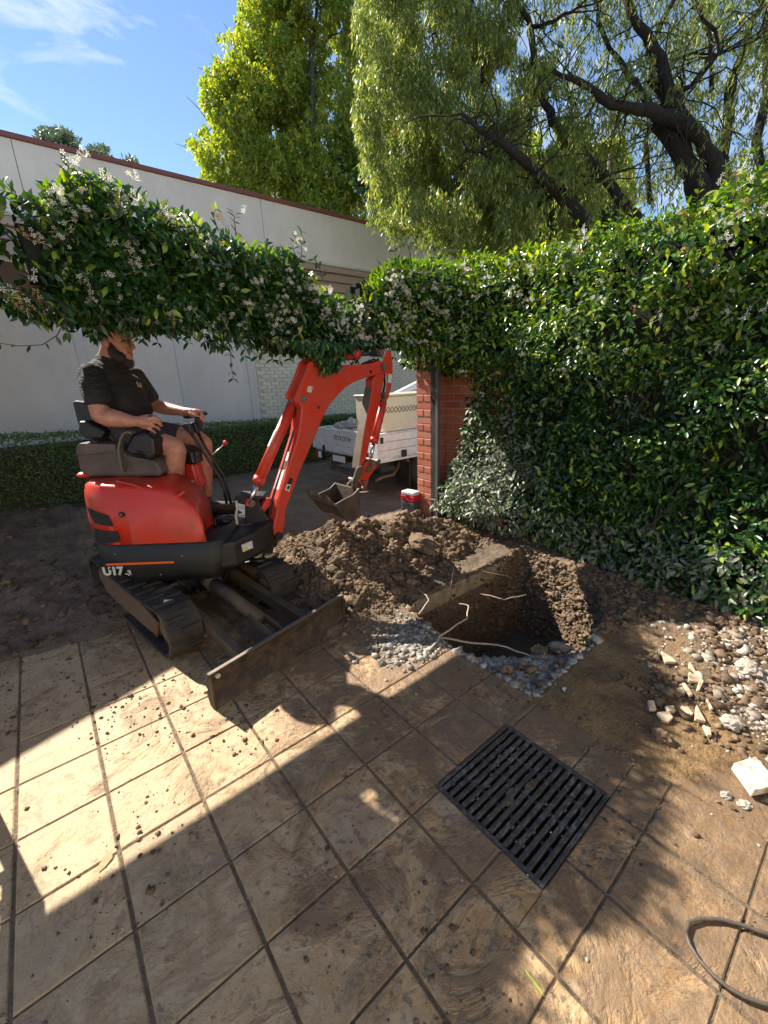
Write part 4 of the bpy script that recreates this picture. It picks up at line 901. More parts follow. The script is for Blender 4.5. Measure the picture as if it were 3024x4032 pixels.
LB([(640, 965), (700, 920), (800, 890), (900, 860)], 7.4, 7.1, .05, .02); LB([(1080, 1000), (1060, 760), (1080, 560), (1010, 420)], 8.6, 8.9, .07, .03); LB([(505, 310), (480, 140), (560, 120), (690, 60), (760, 0)], 8, 7.6, .05, .02)
LB([(555, 510), (480, 560), (420, 640), (300, 740), (120, 780)], 8, 7.2, .035, .012); LB([(740, 700), (700, 600), (680, 500), (640, 380)], 8.3, 8.6, .04, .015); LB([(250, 400), (240, 150), (180, 90), (0, 170)], 7.8, 7.6, .05, .02); LB([(190, 160), (200, 0), (190, -150)], 7.8, 7.9, .05, .02)
LB([(1380, 450), (1380, 200), (1330, 20)], 9.0, 9.3, .06, .03); LB([(1200, 300), (1290, 260), (1420, 270), (1600, 200)], 8.0, 7.6, .03, .012)
for _ in range(240):
    a = tips[rng.integers(len(tips))]-TO; d = nrm(rng.normal(size=3)*np.array([1, 1, .6])+np.array([0, 0, .15])); L_ = rng.uniform(.5, 1.6); limb(m, [a, a+d*L_*.5+rng.normal(size=3)*.08, a+d*L_+np.array([0, 0, -.15*L_])], .02, .006, 5)
m.build('trunk', BARK, tr_, smooth=True)
WEEP = leafmat('weeping_leaf', (.10, .155, .036), (.20, .245, .062), (.44, .43, .12), rough=.40, trans=.5, youngfrac=.12)
poly = [(1395, -500), (1380, 150), (1390, 520), (1430, 700), (1500, 850), (1680, 960), (1900, 1060), (2150, 1010), (2500, 800), (2700, 720), (3400, 620), (3500, -500)]
def strands(n, poly, dr, thr, nl, lenr, leaf, w, mat, parent, org, name, droop=1.0, clump=.9, dens=None):
    x0, x1 = min(p[0] for p in poly), max(p[0] for p in poly); y0, y1 = min(p[1] for p in poly), max(p[1] for p in poly)
    px = rng.uniform(x0, x1, 12*n); py = rng.uniform(y0, y1, 12*n); k_ = sdist(px, py, poly) < 95*(fbm(px/90., py/90., n % 7, 4, .6)-.54)*2; px, py = px[k_], py[k_]
    d = rng.uniform(dr[0], dr[1], len(px)); R_ = np.stack([(px-1512)/F_PX, -(py-2016)/F_PX, np.ones_like(px)], 1) @ AX; P = CAMP+R_*d[:, None]
    q = fbm(P[:, 0]*clump, P[:, 1]*clump, P[:, 2]*clump*.8, 3); th = np.full(len(P), thr) if dens is None else thr+dens(px, py); P = P[q > th][:n]
    m_ = len(P); L_ = rng.uniform(lenr[0], lenr[1], m_); t = (np.arange(nl)+.5)/nl; sw = rdir(m_)*.18
    base = P[:, None, :]+(np.array([0, 0, -1.0])*droop+sw)[:, None, :]*(L_[:, None]*t[None])[:, :, None]+rng.normal(size=(m_, nl, 3))*.03
    base = base.reshape(-1, 3); D = rdir(len(base))*.55+np.array([[0, 0, -1.0]])*droop+np.array([[0, 0, .0]]); Nn = rdir(len(base)); B, D, Nn = frames(D, Nn); S = rng.uniform(.7, 1.25, len(base))*leaf
    me = scatter(name, BLADE_V, BLADE_F, base-org, B, D, Nn, np.stack([S*w, S, S], 1)); return tag(link(name, me, mat, parent), kind='stuff')
def right_dens(px, py): return .07*np.clip((px-2050)/400, 0, 1)*np.clip((760-py)/200, 0, 1)
polyL = [(1395, -500), (1380, 150), (1390, 520), (1430, 700), (1500, 850), (1680, 960), (1900, 1060), (2150, 1010), (2380, 860), (2330, 600), (2250, 350), (2080, 150), (2000, -500)]
polyR = [(2000, -500), (2100, 200), (2250, 450), (2300, 820), (2500, 800), (2700, 720), (3400, 620), (3500, -500)]
strands(12500, polyL, (7.0, 9.4), .57, 9, (.10, .42), .115, 1.3, WEEP, tr_, TO, 'foliage', droop=.75, clump=2.0)
strands(4600, polyR, (7.3, 10.8), .54, 9, (.10, .40), .12, 1.2, WEEP, tr_, TO, 'foliage', droop=.75, clump=1.5)
strands(420, polyR, (6.3, 7.6), .57, 9, (.15, .5), .12, 1.2, WEEP, tr_, TO, 'foliage', droop=.8, clump=1.2)
# ---- the yellow green tree on the left
tl = empty('golden_tree', at_depth(1250, 1450, 15)*np.array([1, 1, 0]), 'tall yellow green feathery tree behind the garage parapet', 'tree'); LO = np.array(tl.location)
m = MB(); b0 = np.array([0, 0, -.3]); h_ = at_depth(1250, 700, 15)-LO
Q = limb(m, [b0, np.array([h_[0]*.5, h_[1]*.5, 3.5]), h_, at_depth(1230, 300, 15)-LO, at_depth(1260, -100, 15)-LO], .20, .05)
for px, py in ((900, 300), (850, 520), (980, 60), (1060, 120), (1450, 300), (1480, 560), (1380, 80), (820, 650), (1150, -60), (1000, 640), (1350, 660), (770, 600), (930, 130)):
    a = Q[rng.integers(4, len(Q)-2)]; e = at_depth(px, py, 15+rng.uniform(-1.6, 1.6))-LO; limb(m, [a, (a+e)/2+rng.normal(size=3)*.3+np.array([0, 0, .3]), e], .055, .012, 7)
m.build('trunk', BARK2, tl, smooth=True)
GOLD = leafmat('golden_leaf', (.15, .235, .04), (.26, .34, .055), (.52, .48, .07), rough=.5, trans=.55, youngfrac=.22); GREEN2 = leafmat('feather_leaf', (.14, .235, .05), (.26, .34, .07), (.46, .44, .08), rough=.5, trans=.55, youngfrac=.2)
gp_ = [(1000, -420), (960, 20), (905, 110), (850, 190), (800, 330), (765, 430), (765, 560), (745, 690), (730, 800), (760, 860), (1000, 900), (1300, 980), (1560, 980), (1560, 500), (1520, 100), (1500, -420)]
strands(9000, gp_, (13.8, 16.4), .46, 9, (.18, .5), .15, 2.5, GOLD, tl, LO, 'foliage', droop=.6, clump=1.1, dens=lambda px, py: .10*np.clip((px-1000)/350, 0, 1))
strands(9500, [(p[0]+40, p[1]) for p in gp_], (14.0, 16.8), .45, 9, (.18, .5), .15, 2.5, GREEN2, tl, LO, 'foliage', droop=.6, clump=1.1, dens=lambda px, py: .10*np.clip((1100-px)/250, 0, 1))
strands(3600, [(1270, -420), (1290, 300), (1300, 960), (1620, 980), (1600, 300), (1580, -420)], (13.8, 17.0), .40, 9, (.18, .5), .15, 2.5, GREEN2, tl, LO, 'foliage', droop=.6, clump=1.1)
# a few bare twigs breaking the outline
m = MB()
for px, py, qx, qy in ((800, 610, 690, 565), (880, 330, 830, 210), (930, 190, 880, 90), (820, 480, 735, 380), (850, 300, 780, 265), (800, 690, 760, 590)): m.tube([at_depth(px, py, 15)-LO, at_depth((px+qx)/2+8, (py+qy)/2, 15)-LO, at_depth(qx, qy, 15)-LO], [.02, .014, .006], 5)
m.build('twigs', BARK2, tl)
# ---- darker growth behind, closing the view under the weeping tree
DARK = leafmat('dark_leaf', (.03, .065, .018), (.055, .10, .028), (.10, .16, .03), rough=.5, trans=.3)
td = empty('dark_tree', at_depth(2000, 1450, 13)*np.array([1, 1, 0]), 'dark green tree filling the gap behind the weeping tree limbs', 'tree'); DO = np.array(td.location)
m = MB(); limb(m, [np.array([0, 0, -.3]), np.array([.1, 0, 3]), np.array([-.2, .3, 7])], .22, .08); m.build('trunk', BARK, td, smooth=True)
strands(3800, [(1380, 640), (1560, 560), (1800, 560), (2100, 640), (2330, 680), (2500, 760), (2600, 960), (2000, 1100), (1500, 980)], (12, 15), .40, 9, (.15, .4), .17, 3.0, DARK, td, DO, 'foliage', droop=.4)
td2 = empty('bushy_tree', at_depth(2350, 1450, 17)*np.array([1, 1, 0]), 'bright green leafy tree glimpsed between the weeping tree limbs', 'tree'); DO2 = np.array(td2.location)
m = MB(); limb(m, [np.array([0, 0, -.3]), np.array([.1, 0, 4]), np.array([-.2, .3, 9])], .25, .08); m.build('trunk', BARK2, td2, smooth=True)
strands(2300, [(2080, 520), (2220, 470), (2420, 520), (2500, 640), (2480, 800), (2150, 800)], (16, 18.5), .40, 9, (.2, .5), .2, 2.6, GREEN2, td2, DO2, 'foliage', droop=.4)
# ---- small far tree over the parapet
ft = empty('grey_green_tree', at_depth(330, 1450, 22)*np.array([1, 1, 0]), 'small blue green tree top showing above the parapet at far left', 'tree'); FO = np.array(ft.location)
m = MB(); limb(m, [np.array([0, 0, -.3]), np.array([.2, 0, 5]), at_depth(300, 560, 22)-FO], .25, .05); m.build('trunk', BARK2, ft, smooth=True)
BLUEG = leafmat('blue_green_leaf', (.06, .10, .06), (.10, .14, .08), rough=.5, trans=.3)
strands(1500, [(160, 560), (190, 500), (250, 495), (310, 560), (350, 610), (400, 575), (440, 640), (520, 650), (540, 760), (120, 700)], (20.5, 23.5), .44, 7, (.2, .5), .22, 2.2, BLUEG, ft, FO, 'foliage', droop=.2, clump=1.1)
# ================================================================== TEXT
def lettering(name, text, size, M, mat, parent, ext=.0015, bold=0.0):
    c = bpy.data.curves.new(name, 'FONT'); c.body = text; c.size = size; c.extrude = ext; c.align_x = 'CENTER'; c.align_y = 'CENTER'; c.resolution_u = 3; c.offset = bold
    t = bpy.data.objects.new(name+'_tmp', c); COL.objects.link(t); bpy.context.view_layer.update()
    me = bpy.data.meshes.new_from_object(t.evaluated_get(bpy.context.evaluated_depsgraph_get())); bpy.data.objects.remove(t)
    me.materials.clear(); o = link(name, me, mat, parent); o.matrix_local = M; return o
def basis(x, y, o):
    x = nrm(x); y = nrm(np.array(y)-x*np.dot(x, y)); z = np.cross(x, y)
    return Matrix([[x[i], y[i], z[i], o[i]] for i in range(3)]+[[0, 0, 0, 1]])
# ================================================================== WORK TRUCK
k = N('aluminium'); n_ = k.noise(14, 6, .6); k.base(k.mix(k.ramp(n_, .4, .7), (.80, .80, .79), (.66, .63, .58))); k.rough(k.ramp(n_, .3, .7, .34, .5)); k.set(Metallic=.35); ALU = k.m
k = N('checker_plate'); n_ = k.noise(9, 5)
w1 = k.n('ShaderNodeTexWave'); w1.bands_direction = 'DIAGONAL'; w1.inputs['Scale'].default_value = 12; k.l(k.pos(), w1.inputs[0])
ch_ = k.n('ShaderNodeTexChecker'); ch_.inputs['Scale'].default_value = 26; k.l(k.pos(), ch_.inputs[0])
k.base(k.mix(n_, (.72, .66, .50), (.62, .56, .42))); k.rough(.38); k.set(Metallic=.5); k.bump(k.math('ADD', ch_.outputs['Fac'], k.math('MULTIPLY', w1.outputs['Fac'], .8)), .35, .006); PLATE = k.m
BLK = paint('black_plastic', (.018, .018, .019), .5, (.10, .075, .05), .25); RUB = paint('rubber', (.020, .019, .018), .75, (.12, .09, .06), .45)
UND = paint('underbody', (.06, .05, .042), .8, (.16, .115, .075), .5)
TKX, TKY = 3.38, 4.30; tk = empty('work_truck', (TKX, TKY, 0), 'parked work truck with aluminium tray and checker plate toolbox behind the brick pillar', 'truck'); KO = np.array([TKX, TKY, 0])
def K(name, a, b, mat, bev=.004, par=None): return MB().span(a, b).build(name, mat, par or tk, bevel=bev)
B0, B1, WD, LN = .615, .925, 1.66, 2.5
K('tray_floor', (.02, .02, B0-.04), (LN, WD-.02, B0+.03), ALU)
for i, (a, b) in enumerate(((B0+.0, B0+.098), (B0+.102, B0+.205), (B0+.209, B1))):
    K('tailgate_plank', (-.032, .006, a), (-.004, WD-.006, b), ALU, .006); K('side_plank', (.0, -.028, a), (LN, .0, b), ALU, .006); K('far_side_plank', (.0, WD, a), (LN, WD+.028, b), ALU, .006)
K('tailgate_rim', (-.040, .0, B1+.0005), (.004, WD, B1+.02), ALU, .006); K('side_rim', (.0045, -.036, B1+.0005), (LN, .006, B1+.02), ALU, .006)
K('corner_post', (-.036, -.034, B0-.005), (-.001, .004, B1+.012), ALU, .004)
for y in (1.28, .18): K('tailgate_hinge', (-.058, y, B0-.03), (-.033, y+.045, B0+.07), BLK)
K('latch', (.38, -.058, B0-.02), (.46, -.029, B0+.075), BLK, .008); K('side_latch', (.02, -.05, B0+.20), (.055, -.029, B0+.28), BLK)
K('side_sill', (.0, -.02, B0-.06), (LN, .03, B0-.03), ALU)
for x in (.5, .95, 1.4): K('cross_bearer', (x, .0, B0-.115), (x+.05, WD, B0-.062), UND)
for y in (.42, 1.15): K('chassis_rail', (-.02, y, B0-.24), (LN, y+.07, B0-.117), UND)
K('tow_bar', (-.05, .5, B0-.30), (.05, 1.16, B0-.241), UND)
K('mudflap', (.60, .06, .10), (.63, .38, B0-.12), RUB)
def wheel(y):
    m = MB(); c = np.array([.98, y, .31]); R_ = [(.0, .17), (.02, .27), (.05, .305), (.13, .305), (.16, .27), (.18, .17)]
    m.loft([[c+np.array([r*math.cos(t), a, r*math.sin(t)]) for t in np.linspace(0, 2*math.pi, 28, endpoint=False)] for a, r in R_]); w = m.build('wheel', RUB, tk, smooth=True)
    m = MB(); m.loft([[c+np.array([r*math.cos(t), a, r*math.sin(t)]) for t in np.linspace(0, 2*math.pi, 20, endpoint=False)] for a, r in ((-.004, .06), (-.002, .165), (.02, .168))]); m.build('rim', ALU, w)
wheel(.08); wheel(WD-.26)
k = N('exhaust'); k.base(k.mix(k.noise(20, 4), (.30, .20, .14), (.20, .13, .09))); k.rough(.55); k.set(Metallic=.4)
pp = [onY(*p, TKY+.28)-KO for p in ((1480, 1893), (1510, 1878), (1548, 1870), (1566, 1842), (1572, 1822))]; MB().tube(pp+[pp[-1]+np.array([.3, .1, .05])], .024, 9).build('exhaust_pipe', k.m, tk, smooth=True)
lamp = MB().span((-.03, 1.40, B0-.15), (.0, 1.60, B0-.03)).build('tail_lamp', BLK, tk)
k = N('red_lens'); k.base((.45, .02, .015)); k.rough(.2); MB().span((-.036, 1.50, B0-.14), (-.031, 1.59, B0-.04)).build('red_lens', k.m, lamp)
k = N('white_lens'); k.base((.7, .7, .7)); k.rough(.2); MB().span((-.036, 1.41, B0-.14), (-.031, 1.495, B0-.04)).build('white_lens', k.m, lamp)
MB().span((-.02, .05, B0-.16), (.0, .25, B0-.07)).build('tail_lamp', BLK, tk)
k = N('plate_white'); k.base((.6, .6, .58)); k.rough(.5); MB().span((-.02, .78, B0-.15), (-.008, 1.10, B0-.06)).build('number_plate', k.m, tk)
k = N('lettering_grey'); k.base((.10, .11, .12)); k.rough(.5); LETG = k.m
c_ = onX(1346, 1728, TKX-.033)-KO; lettering('lettering', 'TOYOTA', .105, basis((0, -1, 0), (0, 0, 1), (-.0335, c_[1], c_[2])), LETG, tk)
tb = MB().span((.12, .015, B1+.022), (1.9, .62, 1.40)).build('toolbox', PLATE, tk, bevel=.01)
MB().span((.10, -.004, 1.4005), (1.92, .64, 1.425)).build('toolbox_lid', PLATE, tb, bevel=.008)
k = N('dark_lattice'); k.base((.16, .15, .13)); k.rough(.5); k.set(Metallic=.4); m = MB()
for i in range(26):
    x = .14+i*.066
    for s_ in (-1, 1): m.prism([(x-.003*1.5, .0135, 1.19), (x+.0045, .0135, 1.19), (x+.0045+s_*.066, .0135, 1.27), (x-.0045+s_*.066, .0135, 1.27)], (0, -.003, 0))
tag(m.build('lattice_band', k.m, tb), kind='stuff')
K('cab', (2.56, .0, .5), (3.6, WD, 1.75), paint('white_cab', (.7, .7, .7), .3), .12)
k = N('glass_dark'); k.base((.03, .035, .04)); k.rough(.05); K('rear_window', (2.552, .25, 1.2), (2.562, WD-.25, 1.62), k.m, 0)
GST = clodmat('grey_boulder', (.28, .27, .26), (.40, .385, .37), .85)
def boulder(label, px, py, X, s, seed, sc=(1, 1, 1), mat=GST):
    tv, tf = rock_tmpl(seed+80, 2); tv = tv*(1+.6*(fbm(tv[:, 0]*1.6+seed*2, tv[:, 1]*1.6, tv[:, 2]*1.6, 2)-.5)*2)[:, None]; me = bpy.data.meshes.new('boulder'); me.from_pydata([tuple(a) for a in tv*s*np.array(sc)], [], tf); o = link('boulder', me, mat); p = onX(px, py, X); o.location = tuple(p); o.rotation_euler = (0, 0, seed); return tag(o, label, 'boulder')
boulder('large grey rock in the truck tray next to the toolbox', 1385, 1668, 3.75, .17, 1, (1, .8, 1.1)); boulder('rounded grey rock left of the largest one in the truck tray', 1352, 1676, 3.68, .15, 2, (1, .9, 1.0))
boulder('flat white faced rock at the left of the pile in the tray', 1322, 1690, 3.62, .12, 3, (1, 1.1, .55), clodmat('white_rock', (.55, .53, .5), (.65, .62, .58))); boulder('low tan rock behind the tailgate lettering', 1366, 1700, 3.60, .10, 4, (1, 1.3, .6), clodmat('tan_rock', (.45, .40, .33), (.5, .45, .38)))
boulder('small grey rock at the far left of the tray load', 1305, 1688, 3.75, .12, 5, (1, 1.2, .7)); boulder('brown grey rock at the bottom right of the tray load', 1398, 1702, 3.58, .09, 6)
k = N('white_pipe'); k.base((.74, .76, .80)); k.rough(.35); a, b = onY(1515, 1582, TKY+.75), onY(1660, 1508, TKY+.75); d = b-a
o = MB().tube([a-d*.25, b+d*.9], .065, 16).build('plastic_pipe', k.m, smooth=True); tag(o, 'white plastic pipe slanting up over the truck toolbox', 'pipe')
# red and grey tool case by the pillar
p0 = gz(1603, 2012); cs = empty('tool_case', (3.312, 3.61, 0.03), 'small red and grey tool case standing on the sand against the brick pillar', 'tool case', rz=.12)
k = N('case_grey'); k.base((.07, .075, .08)); k.rough(.5); CG = k.m; k = N('case_red'); k.base((.50, .015, .03)); k.rough(.4); CR_ = k.m; k = N('case_lid'); k.base((.55, .55, .56)); k.rough(.45); CL = k.m
MB().box((0, 0, .085), (.13, .21, .17)).build('lower_case', CG, cs, bevel=.012); MB().box((0, 0, .2075), (.134, .214, .07)).build('red_band', CR_, cs, bevel=.012); MB().box((0, 0, .268), (.126, .205, .047)).build('lid', CL, cs, bevel=.014)
for i in range(5): MB().box((-.066, .0, .04+i*.022), (.005, .15, .009)).build('grille_slat', BLK, cs)
MB().tube([(-.068, .07, .215), (-.082, .07, .215)], .022, 12).build('dial', CR_, cs); MB().box((-.068, 0, .245), (.01, .05, .02)).build('latch', BLK, cs, bevel=.003)
# ================================================================== MINI EXCAVATOR
EC = np.array([.65, 3.29, 0.0]); HTH = -YAW
HU = np.array([math.cos(HTH), math.sin(HTH), 0]); HV = np.array([-math.sin(HTH), math.cos(HTH), 0])
def loc(P): q = np.asarray(P)-EC; return np.array([q @ HU, q @ HV, q[2]])
def wpl(p): return EC+HU*p[0]+HV*p[1]+np.array([0, 0, p[2]])
def T(px, py, v):                          # machine coordinates of a photo point known to lie v metres left of the machine's centre plane
    d = ray(px, py); t = (v-((CAMP-EC) @ HV))/(d @ HV); return loc(CAMP+t*d)
def za(x, y): return 250+x*.45208, 1250+y*.45208       # crops the outlines were measured in
def zb_(x, y): return 250+x*.45208, 1800+y*.45208
def z3(x, y): return 850+x*.48222, 1300+y*.48222
def zc(x, y): return 1100+x*.33898, 1350+y*.33898
def zd(x, y): return 800+x*.30139, 1900+y*.30139
RED = paint('red_paint', (.52, .024, .007), .30, (.19, .065, .035), .34, coat=.18, scale=5, bump=.05, wear=(.24, .03, .012)); REDB = paint('red_boom_paint', (.54, .032, .011), .36, (.18, .085, .05), .32, coat=.15, scale=7, wear=(.24, .07, .04))
BLKP = paint('black_frame', (.008, .008, .0085), .36, (.06, .043, .03), .22, scale=4); STEEL = paint('worn_steel', (.17, .15, .13), .5, (.17, .12, .08), .6, metal=.5, scale=8); MUDST = paint('muddy_steel', (.045, .035, .027), .6, (.15, .098, .056), .55, scale=7, bump=.7)
BLADE = paint('blade_steel', (.035, .026, .020), .55, (.16, .10, .058), .45, scale=14, bump=.9, wear=(.20, .16, .13)); RUST = paint('rusty_frame', (.15, .075, .035), .8, (.19, .12, .07), .6, scale=8, bump=.5); GREYP = paint('grey_box', (.062, .050, .046), .5, (.22, .16, .13), .35); VINYL = paint('black_vinyl', (.007, .007, .0085), .30, (.06, .05, .04), .12)
k = N('chrome'); k.base((.75, .76, .78)); k.rough(.12); k.set(Metallic=1.0); CHROME = k.m
TRK = paint('track_rubber', (.020, .018, .017), .7, (.11, .078, .05), .42, scale=6, bump=.6)
k = N('sticker'); n_ = k.noise(60, 3); k.base(k.mix(k.ramp(n_, .4, .6), (.62, .62, .60), (.45, .44, .42))); k.rough(.5); STK = k.m
k = N('yellow_sticker'); k.base((.75, .55, .06)); k.rough(.5); YST = k.m
k = N('orange_stripe'); k.base((.75, .10, .012)); k.rough(.4); ORA = k.m
k = N('worn_white'); n_ = k.noise(55, 5, .7); k.base(k.mix(k.ramp(n_, .56, .62), (.55, .53, .50), (.03, .028, .028))); k.rough(.6); WHT = k.m
ex = empty('mini_excavator', EC, 'red and black mini excavator with its bucket hanging over the spoil heap', 'excavator', rz=HTH)
U = dict(parent=ex)
# ---- upper body
def plan(uf, ub, w, n=40, rr=.30, rf=.10, vsh=0.0):
    pts = []
    def arc(cu, cv, r, a0, a1, m): 
        for t in np.linspace(a0, a1, m): pts.append((cu+r*math.cos(t), cv+r*math.sin(t)+vsh))
    arc(uf-rf, -w+rf, rf, -math.pi/2, 0, 6); arc(uf-rf, w-rf, rf, 0, math.pi/2, 6); arc(ub+rr, w-rr, rr, math.pi/2, math.pi, 9); arc(ub+rr, -w+rr, rr, math.pi, 1.5*math.pi, 9); return pts
def body(name, mat, lv, bev=0):
    m = MB(); m.loft([[np.array([u, v, z]) for u, v in plan(*a)] for z, *a in [(l[0], *l[1:]) for l in lv]]); o = m.build(name, mat, ex, smooth=False, bevel=bev, seg=3); 
    me = o.data; me.polygons.foreach_set('use_smooth', [len(p.vertices) == 4 for p in me.polygons]); return o
VS = -.46
def skin_v(u): return VS if u > -.15 else (-.16-math.sqrt(max(.09-(u+.15)**2, 0)))          # near side of the rounded tail
frame = body('counterweight', BLKP, [(.374, .40, -.28, .42, 10, .26, .08), (.392, .46, -.33, .448, 10, .29, .10), (.44, .49, -.405, .458, 10, .30, .12), (.50, .50, -.45, .46, 10, .30, .12), (.648, .50, -.455, .46, 10, .30, .10), (.655, .49, -.445, .45, 10, .29, .10)])
m = MB(); m.prism([(.38, -.445, .43), (.55, -.40, .44), (.66, -.27, .46), (.74, -.14, .49), (.76, .12, .49), (.62, .36, .47), (.38, .42, .46)], (0, 0, .19)); m.build('front_frame', BLKP, ex, bevel=.03)
body('rear_hood', RED, [(.658, -.02, -.455, .46, 10, .30, .06), (.80, -.02, -.462, .462, 10, .30, .06), (.96, -.03, -.455, .455, 10, .30, .06), (1.035, -.04, -.44, .44, 10, .29, .06), (1.062, -.06, -.40, .40, 10, .27, .06)])
# right hand cover with its sloping nose, outline followed from the side
m = MB(); rings = []
side = [T(*zb_(x, y), VS) for x, y in ((470, 262), (620, 285), (760, 305), (960, 352), (1075, 420), (1165, 480), (1215, 550), (1222, 620), (1212, 700), (1165, 752))]
top = [T(*zb_(x, y), -.25) for x, y in ((470, 165), (620, 165), (760, 178), (940, 162), (1030, 235), (1130, 300), (1215, 400), (1245, 530), (1235, 640), (1190, 745))]
n_s = len(side); vs = []; fs = []
prof = []
for s_, t_ in zip(side, top):
    prof.append([np.array([s_[0], VS, s_[2]]), np.array([s_[0]*.75+t_[0]*.25, VS+.022, s_[2]*.6+t_[2]*.4+.004]), np.array([s_[0]*.4+t_[0]*.6, VS+.09, s_[2]*.22+t_[2]*.78+.008]), np.array([t_[0], -.25, t_[2]]), np.array([t_[0]-.01, -.12, t_[2]])])
prof[0] = [p*np.array([0, 1, 1])+np.array([-.20, 0, 0]) for p in prof[0]]
nr = len(prof[0]); vs = [p for r in prof for p in r]; fs = [(i*nr+j, (i+1)*nr+j, (i+1)*nr+j+1, i*nr+j+1) for i in range(n_s-1) for j in range(nr-1)]
zb0 = .658; base = [np.array([r[0][0] if i else -.20, VS, zb0]) for i, r in enumerate(prof)]; o0 = len(vs); vs += base; fs += [(o0+i, o0+i+1, (i+1)*nr, i*nr) for i in range(n_s-1)]
inn = [np.array([r[-1][0], -.12, zb0]) for r in prof]; o1 = len(vs); vs += inn; fs += [(o1+i, i*nr+nr-1, (i+1)*nr+nr-1, o1+i+1) for i in range(n_s-1)]
L_ = n_s-1; fs += [(o0+L_, o1+L_, L_*nr+4, L_*nr+3, L_*nr+2, L_*nr+1, L_*nr)]
m.add(vs, fs); o = m.build('side_cover', RED, ex, smooth=True); sb = o.modifiers.new('sub', 'SUBSURF'); sb.levels = 0; sb.render_levels = 0
o.data.polygons.foreach_set('use_smooth', [True]*len(o.data.polygons))
# raised lip of the cover and its handle
a = [T(*zb_(x, y), VS+.02) for x, y in ((600, 240), (700, 282), (820, 318), (960, 352), (1010, 340), (1055, 305))]; MB().tube([p+np.array([0, .0, .004]) for p in a], .010, 7).build('cover_lip', RED, ex, smooth=True)
a = [T(*zb_(x, y), VS+.03) for x, y in ((455, 205), (520, 222), (600, 238), (640, 252))]; MB().tube(a, .008, 6).build('handle', RED, ex, smooth=True)
a = [T(*zb_(x, y), VS+.03) for x, y in ((985, 330), (1020, 325), (1058, 303))]; MB().tube(a, .013, 6).build('latch', RED, ex, smooth=True)
a = T(*zb_(795, 250), -.36); MB().ell(a, (.022, .018, .006), 10, 5).build('filler_plug', BLKP, ex, smooth=True)
c0 = T(*zb_(140, 160), -.30); MB().ell(c0+np.array([0, .05, -.005]), (.045, .05, .022), 14, 8).build('fuel_cap', RED, ex, smooth=True)
def on_skin(poly, off, nu=10, nz=4):
    """patch lying on the curved side: poly is [(u,z) x4] bottom-left, bottom-right, top-right, top-left"""
    m = MB(); g = []
    for j in range(nz+1):
        for i in range(nu+1):
            s_, t_ = i/nu, j/nz; a = np.array(poly[0])*(1-s_)+np.array(poly[1])*s_; b = np.array(poly[3])*(1-s_)+np.array(poly[2])*s_; q = a*(1-t_)+b*t_; g.append((q[0], skin_v(q[0])-off, q[1]))
    m.add(g, [(j*(nu+1)+i, j*(nu+1)+i+1, (j+1)*(nu+1)+i+1, (j+1)*(nu+1)+i) for j in range(nz) for i in range(nu)]); return m
def tail_uz(x, y):                          # point of the rounded tail seen at a crop pixel
    px, py = zb_(x, y); best = None
    for u in np.linspace(-.447, .3, 300):
        q = T(px, py, skin_v(u))
        if best is None or abs(q[0]-u) < best[0]: best = (abs(q[0]-u), u, q[2])
    return best[1], best[2]
k = N('vent_mesh'); v_ = k.vor(95, 'DISTANCE_TO_EDGE', vec=k.pos(True)); k.base(k.mix(k.ramp(v_, .05, .12), (.025, .022, .022), (.003, .003, .003))); k.rough(.6); VENT = k.m
for P4 in (((140, 535), (445, 602), (392, 500), (92, 415)), ((255, 732), (506, 732), (476, 642), (196, 592))):
    on_skin([tail_uz(*p) for p in P4], .0085).build('vent', VENT, ex)
pc = T(*zb_(510, 498), VS); MB().tube([pc+np.array([0, .004, 0]), pc+np.array([0, -.010, 0])], .018, 14).build('lock', BLKP, ex); MB().tube([pc+np.array([0, -.010, 0]), pc+np.array([0, -.013, 0])], .009, 10).build('lock_core', STEEL, ex)
# black tail edge, stripe, model lettering and stickers
st0, st1 = T(*zb_(375, 940), VS), T(*zb_(965, 908), VS); MB().span((st0[0], VS-.006, st0[2]-.004), (st1[0], VS-.0005, st1[2]+.004)).build('stripe', ORA, ex, bevel=.004)
m = MB(); a = [tail_uz(*p) for p in ((105, 600), (150, 640), (212, 770), (195, 775), (120, 660))]
e0, e1 = T(*zb_(365, 1040), VS), T(*zb_(515, 968), VS); cxy = (e0+e1)/2
lettering('model_lettering', 'U17', .078, basis((1, 0, 0), (0, 0, 1), (cxy[0]-.0, VS-.006, cxy[2]+.010)), WHT, ex, .002, .004); e2 = T(*zb_(570, 1008), VS); lettering('model_lettering', '-3', .05, basis((1, 0, 0), (0, 0, 1), (e2[0], VS-.006, e2[2])), WHT, ex, .0015, .002)
for x, y in ((455, 842), (1033, 858), (850, 1022)): c = T(*zb_(x, y), VS); MB().tube([c, c+np.array([0, -.006, 0])], .007, 8).build('bolt', STEEL, ex)
def sticker(name, pts, v, mat, off=.002, th=.002):
    P_ = [T(*p, v) for p in pts]; m = MB(); m.prism([p+np.array([0, -off, 0]) for p in P_], (0, -th, 0)); return m.build(name, mat, ex)
s_ = [zb_(*p) for p in ((1312, 795), (1395, 750), (1405, 815), (1320, 850))]; v_ = -.30
MB().prism([np.array([.585, -.372, .545]), np.array([.637, -.314, .55]), np.array([.637, -.314, .60]), np.array([.585, -.372, .595])], (.010, -.012, 0)).build('warning_sticker', STK, ex)
MB().prism([np.array([.598, -.3815, .552]), np.array([.618, -.3592, .553]), np.array([.608, -.3704, .585])], (.0022, -.002, 0)).build('warning_sign', YST, ex)
